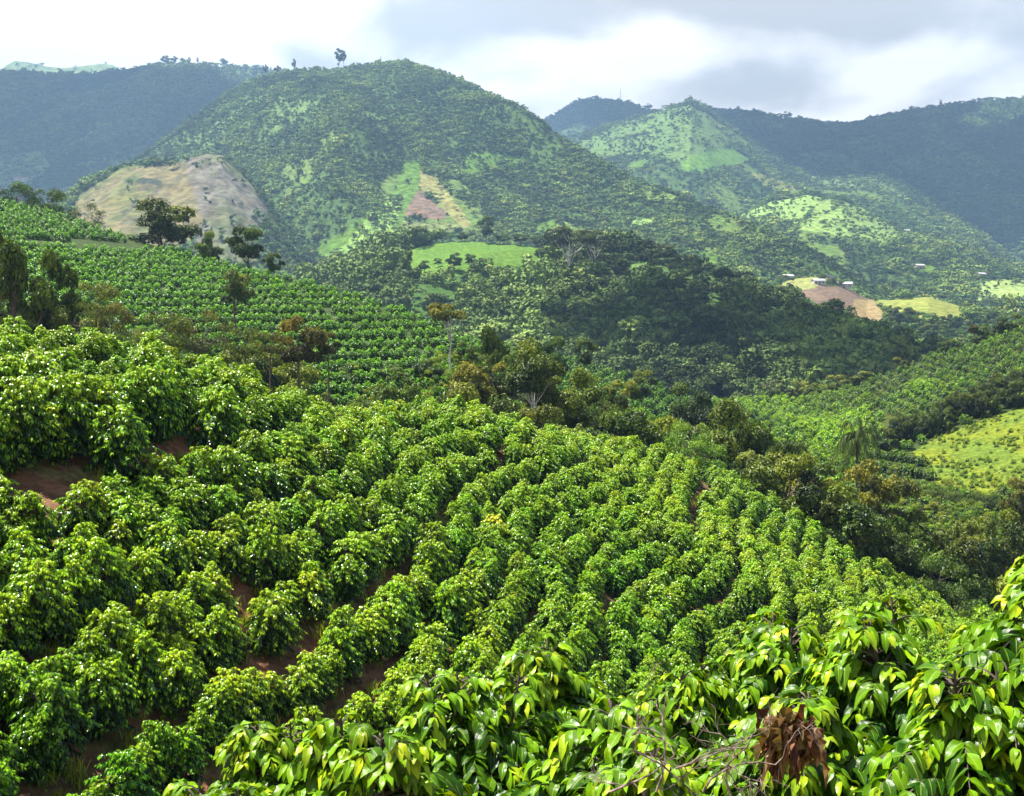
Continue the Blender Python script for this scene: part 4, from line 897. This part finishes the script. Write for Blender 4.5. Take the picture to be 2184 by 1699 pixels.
# ------------------------------------------------------------------ palms and bare trees
def palm_mesh(seed, nf=17, fl=2.6, th=4.5, up=.4):
    rng = np.random.default_rng(seed); t = Acc(); f = Acc(); s = np.linspace(0, 1, 8)[:, None]
    path = np.array([.25, .1, 0])*s**2+np.array([0, 0, 1])*(s*(th+.4)-.4); t.add(*tube(path, np.linspace(.17, .12, 8), 7)); top = path[-1]
    P = []; D = []; Ls = []; T = []
    for i in range(nf):
        an = i*2.4+rng.normal(0, .1); e = up+rng.uniform(-.5, .9); d = unit(np.array([math.cos(an), math.sin(an), e])); l = fl*rng.uniform(.8, 1.1)
        q = np.linspace(0, 1, 12)[:, None]; c = top+l*(d*q-np.array([0, 0, 1])*q**2*(.55+.2*rng.random())); f.add(*tube(c, np.linspace(.03, .008, 12), 4), .4)
        for j in range(1, 12):
            for h_ in (0, .5):
                if j+h_ > 11: continue
                p = c[j]+(c[min(j+1, 11)]-c[j])*h_; tn = unit(c[j]-c[j-1]); sd = unit(np.cross(tn, [0, 0, 1.]))
                for sg in (-1, 1): P.append(p); D.append(sd*sg+tn*.7+np.array([0, 0, -.35])+rng.normal(0, .1, 3)); Ls.append(.55*math.sin(math.pi*(.12+.8*j/12))*fl/2.6+.1); T.append(.45+rng.normal(0, .12))
    P = np.array(P); n = len(P); V, F, uv, m = leaves(P, np.array(D), np.array(Ls), np.full(n, .07), rng.uniform(.2, .6, n), rng, 3, .2, 1, 0, .3); f.add(V, F, np.repeat(np.array(T), m))
    return f.mesh('fronds', M_TREE), t.mesh('trunk', M_BARK, smooth_=True)
PALM = [palm_mesh(1), palm_mesh(2, 14, 3., 2.5, 1.3)]
def put_palm(u_, vtop, y_, k, sc, tint, label):
    x, y, z = [float(q) for q in pt(u_, vtop, y_)]; gz = float(ground(np.array([x]), np.array([y]))[0]); Hn = (5.5, 5.2)[k]
    o = empty('palm_tree', (x, y, gz), 1.+k); o.scale = (sc, sc, max(z-gz, 1)/Hn); tag(o, label, 'palm', 'palms in the gully'); tag(obj('fronds', PALM[k][0], o), tint=tint); obj('trunk', PALM[k][1], o)
put_palm(1832, 870, 100, 0, 1., (1.3, 1.3, 1.2), 'drooping palm with a dark thick stem below the right hill')
put_palm(2022, 1040, 94, 1, .95, (.9, 1.5, .9), 'upright dark green palm above the right end of the crest')
put_palm(1790, 1035, 92, 1, .8, (1., 1.2, .9), 'half hidden small palm left of the domed tree')
def bare_tree(seed, h):
    r = np.random.default_rng(seed); A = Acc()
    def br(p0, d, ln, rad, dep):
        n = 5; p = [p0]
        for _ in range(n): d = unit(d+r.normal(0, .16, 3)); p.append(p[-1]+d*ln/n)
        A.add(*tube(np.array(p), np.linspace(rad, rad*.5, n+1), 4))
        if dep:
            for _ in range(4 if dep > 1 else 5): br(p[r.integers(2, n+1)], unit(d+r.normal(0, .55, 3)+np.array([0, 0, .15])), ln*.6, rad*.55, dep-1)
    br(np.array([0, 0, -.2]), np.array([0, 0, 1.]), h*.5, h*.02, 4); return A.mesh('branches', M_TWIG)
BT = [bare_tree(5, 5), bare_tree(8, 5)]
for k, (u_, vt, y_, sc, lb) in enumerate(((1772, 1000, 90, .9, 'leafless grey tree left of the domed tree'), (1800, 1080, 88, .7, 'low leafless tree with white twigs beside the crest'), (1420, 880, 98, .6, 'leafless grey sapling behind the middle of the crest'), (210, 660, 66, .5, 'leafless twiggy tree above the left of the slope'),
                                  (2110, 1130, 92, .7, 'leafless leaning tree near the right edge'), (1650, 790, 262, 1.2, 'leafless pale tree on the low ridge skyline'), (1225, 790, 240, 1., 'pale leafless tree before the forested hill'))):
    x, y, z = [float(q) for q in pt(u_, vt, y_)]; gz = float(ground(np.array([x]), np.array([y]))[0]); o = obj('bare_tree', BT[k % 2], None, (x, y, gz), k*1.3); o.scale = (sc, sc, max(z-gz, 1.)/5.6); tag(o, lb, 'tree', 'leafless trees')
def trunk_only(u0, v0, u1, v1, y_, r, label):
    a = np.array([float(q) for q in pt(u0, v0, y_)]); b_ = np.array([float(q) for q in pt(u1, v1, y_)]); s = np.linspace(0, 1, 7)[:, None]; p = (b_-a)*s+np.array([.12, 0, 0])*np.sin(s*5); A = Acc(); A.add(*tube(p, np.linspace(r, r*.6, 7), 7))
    o = obj('bare_trunk', A.mesh('bare_trunk', M_BARKP, smooth_=True), None, tuple(a)); tag(o, label, 'tree trunk'); return o

# ------------------------------------------------------------------ trees one can tell apart on the hills
def on_layer(layer, u_, v_):
    """where the sight line of a measured spot meets the layer"""
    L = LY[layer]; a, e = ray(u_, v_); ys = np.linspace(DOM[layer][0], DOM[layer][1], 1400); h = L.h(a*ys, ys); d = h-e*ys
    k = np.nonzero(d > 0)[0]; y = ys[k[0]] if len(k) else ys[np.argmax(d)]; x = float(a)*y
    return float(x), float(y), float(L.h(np.array([x]), np.array([y]))[0])
def hill_tree(layer, u_, vbase, hpx, wpx, kind, tint, label, group, name='tree'):
    x, y, z = on_layer(layer, u_, vbase); Hh = hpx/F0*y; hn, rn = NOM[kind]; vs = TV[kind]; me, tm = vs[tcount[0] % len(vs)]; tcount[0] += 1
    o = empty(name, (x, y, z-.3), (tcount[0]*1.7) % 6.28); s = wpx/F0*y/2/rn; o.scale = (s, s, Hh/hn); tag(o, label, 'tree', group); tag(obj('crown', me, o), tint=tint); obj('trunk', tm, o)
GA = 'trees around the bright green field'
for a in ((905, 582, 26, 27, 'round', BLACKG, 'single round dark tree at the lower edge of the bright green field'), (968, 578, 40, 40, 'round', DARK, 'dark tree cluster rising from the bright green field'), (1002, 574, 34, 32, 'open', DARK, 'forked tree right of the field tree cluster'), (935, 570, 20, 20, 'round', DARK, 'small dark tree between the round tree and the cluster'),
          (1037, 520, 58, 44, 'round', BLACKG, 'tall dark tree rising from the hedge above the green field'), (985, 516, 22, 34, 'round', DARK, 'low dark tree at the left end of the field hedge'), (1075, 521, 24, 40, 'round', DARK, 'hedge tree right of the tall dark tree'), (1110, 524, 26, 40, 'round', BLACKG, 'hedge tree midway between tall tree and umbrella tree'), (1145, 528, 26, 40, 'round', DARK, 'hedge tree next to the umbrella shaped tree'),
          (905, 520, 28, 22, 'round', DARK, 'narrow dark tree above the field left of the hedge'), (875, 524, 24, 30, 'round', (.9, .9, .8), 'dull tree at the upper left rim of the field'), (930, 518, 20, 26, 'round', DARK, 'small tree on the upper rim of the field'), (1420, 560, 40, 48, 'open', (.9, .8, .7), 'dark spreading tree on the crest of the forested hill'), (1480, 590, 46, 34, 'round', BLACKG, 'dark domed tree on the right shoulder of the forested hill'),
          (795, 575, 46, 40, 'round', (1., .8, .8), 'brownish tree left of the bright green field'), (730, 595, 40, 50, 'round', DARK, 'dark tree below the brown triangular plot'), (700, 600, 34, 30, 'round', (.9, .7, .7), 'brownish tree left of the dark one below the pastures'), (775, 620, 44, 60, 'round', (.6, .8, .9), 'broad dark tree under the left end of the field'), (810, 640, 36, 50, 'round', (.6, .8, .9), 'dark tree at the foot of the green shoulder')):
    hill_tree('forest_hill', *a, GA)
hill_tree('forest_hill', 1214, 612, 132, 115, 'flat', (.75, .75, .65), 'tall umbrella shaped tree with a long white trunk on the forested hill', GA)
hill_tree('forest_hill', 1265, 590, 100, 90, 'flat', (.75, .75, .65), 'flat topped tree right of the white trunked umbrella tree', GA)
for a in ((1560, 815, 60, 40, 'pale', DARK, 'pale stemmed tree at the foot of the forested hill'), (1300, 800, 60, 40, 'pale', DARK, 'pale stemmed tree low on the left of the forested hill')): hill_tree('forest_hill', *a, 'pale stemmed trees on the forested hill')
GB = 'trees around the yellow field below the white houses'
for a in ((1915, 700, 46, 66, 'round', BLACKG, 'large domed dark tree in front of the yellow field'), (2012, 700, 26, 24, 'round', (1., .8, .8), 'small tree at the right corner of the yellow field'), (2040, 710, 36, 30, 'round', DARK, 'dark tree right of the yellow field'), (1950, 720, 20, 30, 'round', DARK, 'low tree right of the large domed tree'), (2100, 700, 40, 60, 'round', DARK, 'dark tree group right of the yellow field'), (1985, 730, 40, 60, 'round', (.7, .8, 1.), 'bluish tree below the yellow field')):
    hill_tree('house_knoll', *a, GB)
GC = 'trees on the right hill skyline'
for a in ((2150, 668, 60, 225, 'round', BLACKG, 'large dark tree at the top of the right hill'), (2104, 690, 50, 230, 'round', BLACKG, 'dark tree left of the large one on the right hill'), (2080, 690, 24, 232, 'open', (1., .6, .6), 'thin reddish tree on the right hill crest'), (2026, 724, 44, 236, 'round', BLACKG, 'lone dark tree lower on the right hill crest'), (1922, 762, 50, 243, 'round', BROWN, 'brown flat tree where the right hill starts'), (1735, 815, 60, 255, 'round', OLIVE, 'olive tree on the low skyline left of the right hill'),
          (1700, 810, 60, 258, 'round', GREY, 'greyish tree on the low skyline'), (1790, 800, 60, 252, 'round', BROWN, 'brown tree on the low skyline'), (1850, 790, 70, 248, 'round', BROWN, 'rusty brown tree near the foot of the right hill skyline'), (1640, 820, 50, 262, 'round', DARK, 'dark tree on the low skyline behind the gully'), (1770, 840, 24, 240, 'round', BLACKG, 'small round black tree below the low skyline')):
    put_tree(*a, group=GC)
GD = 'dark trees between the right hill coffee and its meadow'
for i in range(22):
    u_ = 1900+i*14+rt.normal(0, 4); v_ = np.interp(u_, [1880, 1950, 2050, 2184, 2250], [925, 905, 865, 815, 800])+rt.uniform(-22, 14); x, y, z = on_layer('right_hill', u_, v_+38)
    put_tree(u_, v_-18, 52, y, 'round', (.5+.1*rt.random(), .66, .62), 'dark tree above the meadow, %s from the left of its band' % ordn(i+1), group=GD)
for i in range(8):
    u_ = 1990+i*27; v_ = 1040+rt.uniform(-6, 14)+i*3; x, y, z = on_layer('right_hill', u_, v_+40)
    put_tree(u_, v_, 50, y, 'shrub', (.8, .95, .8), 'dark shrub below the meadow, %s from the left' % ordn(i+1), 'shrub', group='shrubs below the meadow')
# skyline of the far ridges
GE = 'trees on the skyline of the high ridges'
for (ly, u_, vb, hp, wp, kd, lb) in (('big_mountain', 722, 152, 34, 24, 'tall', 'tallest dark tree on the summit skyline'), ('big_mountain', 733, 150, 30, 14, 'open', 'slim tree touching the tallest summit tree'), ('big_mountain', 565, 164, 20, 12, 'open', 'small open tree where the two ridges meet'), ('big_mountain', 590, 160, 14, 16, 'open', 'low bushy tree right of the ridge notch'),
        ('big_mountain', 627, 155, 22, 10, 'open', 'slim tree left of the summit tree'), ('far_left_mountain', 352, 142, 16, 22, 'round', 'leftmost bushy tree of the far skyline row'), ('far_left_mountain', 370, 142, 14, 18, 'open', 'second bushy tree of the far skyline row'), ('far_left_mountain', 392, 143, 12, 14, 'open', 'third small tree of the far skyline row'),
        ('far_left_mountain', 405, 143, 13, 9, 'tall', 'fourth slim tree of the far skyline row'), ('far_left_mountain', 421, 144, 13, 6, 'tall', 'fifth thin tree of the far skyline row'), ('far_left_mountain', 480, 147, 14, 18, 'open', 'lone tree on the far skyline before the notch'), ('far_right_mountain', 2006, 229, 10, 7, 'round', 'lone small tree on the right mountain skyline'),
        ('far_right_mountain', 1680, 262, 12, 22, 'round', 'tree clump on the dip of the right skyline'), ('green_peak', 1473, 220, 8, 10, 'round', 'tiny tree on the pointed green peak'), ('blue_peak', 1385, 236, 10, 16, 'round', 'tree clump right of the mast peak')):
    L = LY[ly]; a_, e_ = ray(u_, vb); y = float(np.interp(a_, L.ca, L.cy_)); x = float(a_)*y; z = float(L.h(np.array([x]), np.array([y]))[0]); hn, rn = NOM[kd]; vs = TV[kd]; me, tm = vs[0]
    o = empty('tree', (x, y, z), u_); s = wp/F0*y/2/rn; o.scale = (s, s, hp/F0*y/hn*1.15+.3); tag(o, lb, 'tree', GE); tag(obj('crown', me, o), tint=(.6, .7, .8)); obj('trunk', tm, o)

# ------------------------------------------------------------------ masts and houses
M_METAL = plain_mat('grey_metal', (.25, .25, .27), .6); M_WALL = plain_mat('white_wall', (.40, .39, .36), .85); M_ROOFW = plain_mat('pale_roof', (.42, .42, .42), .6); M_ROOFR = plain_mat('rusty_roof', (.38, .13, .08), .8); M_DARKW = plain_mat('dark_window', (.03, .035, .045), .3); M_WALLT = plain_mat('tan_wall', (.45, .36, .27), .9)
def box(c, s):
    c = np.array(c, float); s = np.array(s, float)/2; v = np.array([[i, j, k] for i in (-1, 1) for j in (-1, 1) for k in (-1, 1)])*s+c
    return v, np.array([(0, 1, 3, 2), (4, 6, 7, 5), (0, 4, 5, 1), (2, 3, 7, 6), (0, 2, 6, 4), (1, 5, 7, 3)])
def mast(layer, u_, vb, hp, label):
    L = LY[layer]; a_, e_ = ray(u_, vb); y = float(np.interp(a_, L.ca, L.cy_)); x = float(a_)*y; z = float(L.h(np.array([x]), np.array([y]))[0]); H_ = hp/F0*y+6; r = 1.5
    A = Acc(); cs = [np.array([r*math.cos(t), r*math.sin(t), 0]) for t in (0, 2.09, 4.19)]
    for c in cs: A.add(*tube(np.linspace(c, c*.3+np.array([0, 0, H_]), 4), [.28, .25, .2, .15], 4))
    for k in range(14):
        f0 = k/14; f1 = (k+1)/14
        for j in range(3):
            p = cs[j]*(1-.7*f0)+np.array([0, 0, H_*f0]); q = cs[(j+1) % 3]*(1-.7*f1)+np.array([0, 0, H_*f1]); A.add(*tube(np.linspace(p, q, 2), [.12, .12], 3))
    o = empty('radio_mast', (x, y, z)); tag(o, label, 'mast'); obj('lattice', A.mesh('lattice', M_METAL), o)
    B = Acc(); B.add(*tube(np.linspace([0, 0, H_], [0, 0, H_+4], 3), [.2, .15, .1], 4)); obj('antenna', B.mesh('antenna', M_METAL), o)
mast('blue_peak', 1323, 222, 26, 'thin lattice mast on the blue peak')
mast('big_mountain', 812, 142, 8, 'short mast on the summit ridge of the big mountain')
def house(layer, u_, v_, w_, d_, h_, rot, roof, wall, label, wins=3):
    x, y, z = on_layer(layer, u_, v_); o = empty('house', (x, y, z-.4), rot); tag(o, label, 'house', 'houses in the valley')
    A = Acc(); A.add(*box((0, 0, h_/2), (w_, d_, h_))); obj('wall', A.mesh('wall', wall), o)
    e = .5; rv = np.array([[-w_/2-e, -d_/2-e, h_], [w_/2+e, -d_/2-e, h_], [w_/2+e, d_/2+e, h_], [-w_/2-e, d_/2+e, h_], [-w_/2-e, 0, h_+d_*.22], [w_/2+e, 0, h_+d_*.22]]); rv2 = rv+np.array([0, 0, .18])
    me = mesh_from('roof', np.concatenate([rv, rv2]), [np.array([(6, 7, 11, 10), (8, 9, 10, 11), (0, 4, 5, 1), (3, 2, 5, 4), (0, 1, 7, 6), (2, 3, 9, 8)]), np.array([(0, 6, 4), (6, 10, 4), (3, 4, 9), (4, 10, 9), (1, 5, 7), (5, 11, 7), (2, 8, 5), (8, 11, 5)])], roof); obj('roof', me, o)
    for k in range(wins):
        c = (-w_/2+(k+.5)*w_/wins, -d_/2-.01, h_*.55)
        if k == 1:
            D_ = Acc(); D_.add(*box((c[0], c[1], 1.05), (1., .12, 2.1))); obj('door', D_.mesh('door', M_DARKW), o)
        else:
            W_ = Acc(); W_.add(*box(c, (1.1, .12, 1.1))); obj('window', W_.mesh('window', M_DARKW), o)
house('house_knoll', 1680, 585, 8, 6, 3.2, .2, M_ROOFW, M_WALL, 'white house furthest left above the ploughed field')
house('house_knoll', 1799, 614, 12, 7, 3.2, -.15, M_ROOFW, M_WALL, 'largest white house at the top of the ploughed field')
house('house_knoll', 1745, 607, 8, 6, 3, .1, M_ROOFW, M_WALL, 'small white shed left of the largest white house')
house('house_knoll', 1768, 604, 6, 6, 4.5, .4, M_DARKW, M_WALLT, 'dark narrow hut between the white shed and white house', 2)
house('valley_fields', 1932, 498, 10, 7, 4, .1, M_ROOFW, M_WALL, 'small pale house high among the valley pastures')
house('valley_fields', 2092, 592, 9, 7, 4, .3, M_ROOFW, M_WALL, 'isolated white house low on the right of the valley')
house('valley_fields', 1960, 572, 11, 7, 3, .3, M_ROOFW, M_WALLT, 'long low house with a pale roof amid valley trees')
house('far_left_mountain', 48, 388, 26, 12, 6, .1, M_ROOFR, M_WALL, 'long red roofed building at the left below the blue mountain', 5)

# ------------------------------------------------------------------ cloud overhead that shades some hills
def cloud(tx, ty, tz, rx, ry, h, seed, label):
    k = (h-tz)/SD.z; c = np.array([tx+SD.x*k, ty+SD.y*k, h]); r = np.random.default_rng(seed); import bmesh
    bm = bmesh.new()
    for i in range(16):
        a = r.uniform(0, 6.28); q = r.uniform(0, .75)**.6; from mathutils import Matrix
        m = Matrix.Translation((math.cos(a)*q*rx, math.sin(a)*q*ry, r.uniform(0, 50))) @ Matrix.Diagonal((rx*r.uniform(.3, .5), ry*r.uniform(.3, .5), 60, 1))
        bmesh.ops.create_icosphere(bm, subdivisions=3, radius=1, matrix=m)
    for v_ in bm.verts:
        n_ = float(fbm(np.array([v_.co.x/90+seed]), np.array([v_.co.y/90]), seed, 3)[0]); v_.co.x += n_*70; v_.co.y += n_*60; v_.co.z += n_*20
    me = bpy.data.meshes.new('cloud'); bm.to_mesh(me); bm.free(); me.materials.append(M_CLOUD)
    for p in me.polygons: p.use_smooth = True
    o = obj('cloud', me, None, tuple(c)); tag(o, label, 'cloud', None, 'structure'); return o
M_CLOUD = plain_mat('cloud_white', (.85, .86, .88), 1.)
CH = 1150.
cloud(205, 400, -20, 150, 75, CH, 1, 'cloud shading the foot of the forested hill')
cloud(980, 2720, 350, 520, 480, CH, 2, 'cloud shading the long right mountain')
cloud(620, 3080, 450, 420, 330, CH, 3, 'cloud shading the dip of the right mountain')
cloud(-850, 2450, 250, 400, 430, CH, 4, 'cloud shading the blue mountain at the left')
cloud(320, 3480, 580, 330, 260, CH+40, 5, 'cloud shading the blue mast peak')

# ------------------------------------------------------------------ haze
def haze():
    import bmesh
    bm = bmesh.new(); bmesh.ops.create_cube(bm, size=1); me = bpy.data.meshes.new('haze'); bm.to_mesh(me); bm.free()
    m, nt, out = new_mat('haze'); p = N(nt, 'ShaderNodeVolumePrincipled'); p.inputs['Color'].default_value = (.205, .34, .53, 1); p.inputs['Density'].default_value = .00025; p.inputs['Anisotropy'].default_value = .2
    nt.links.new(p.outputs[0], out.inputs['Volume']); me.materials.append(m); o = obj('haze', me, None, (0, 1950, 412)); o.scale = (10100, 5600, 1178); tag(o, 'thin blue haze over the valley', None, None, 'stuff')
haze()
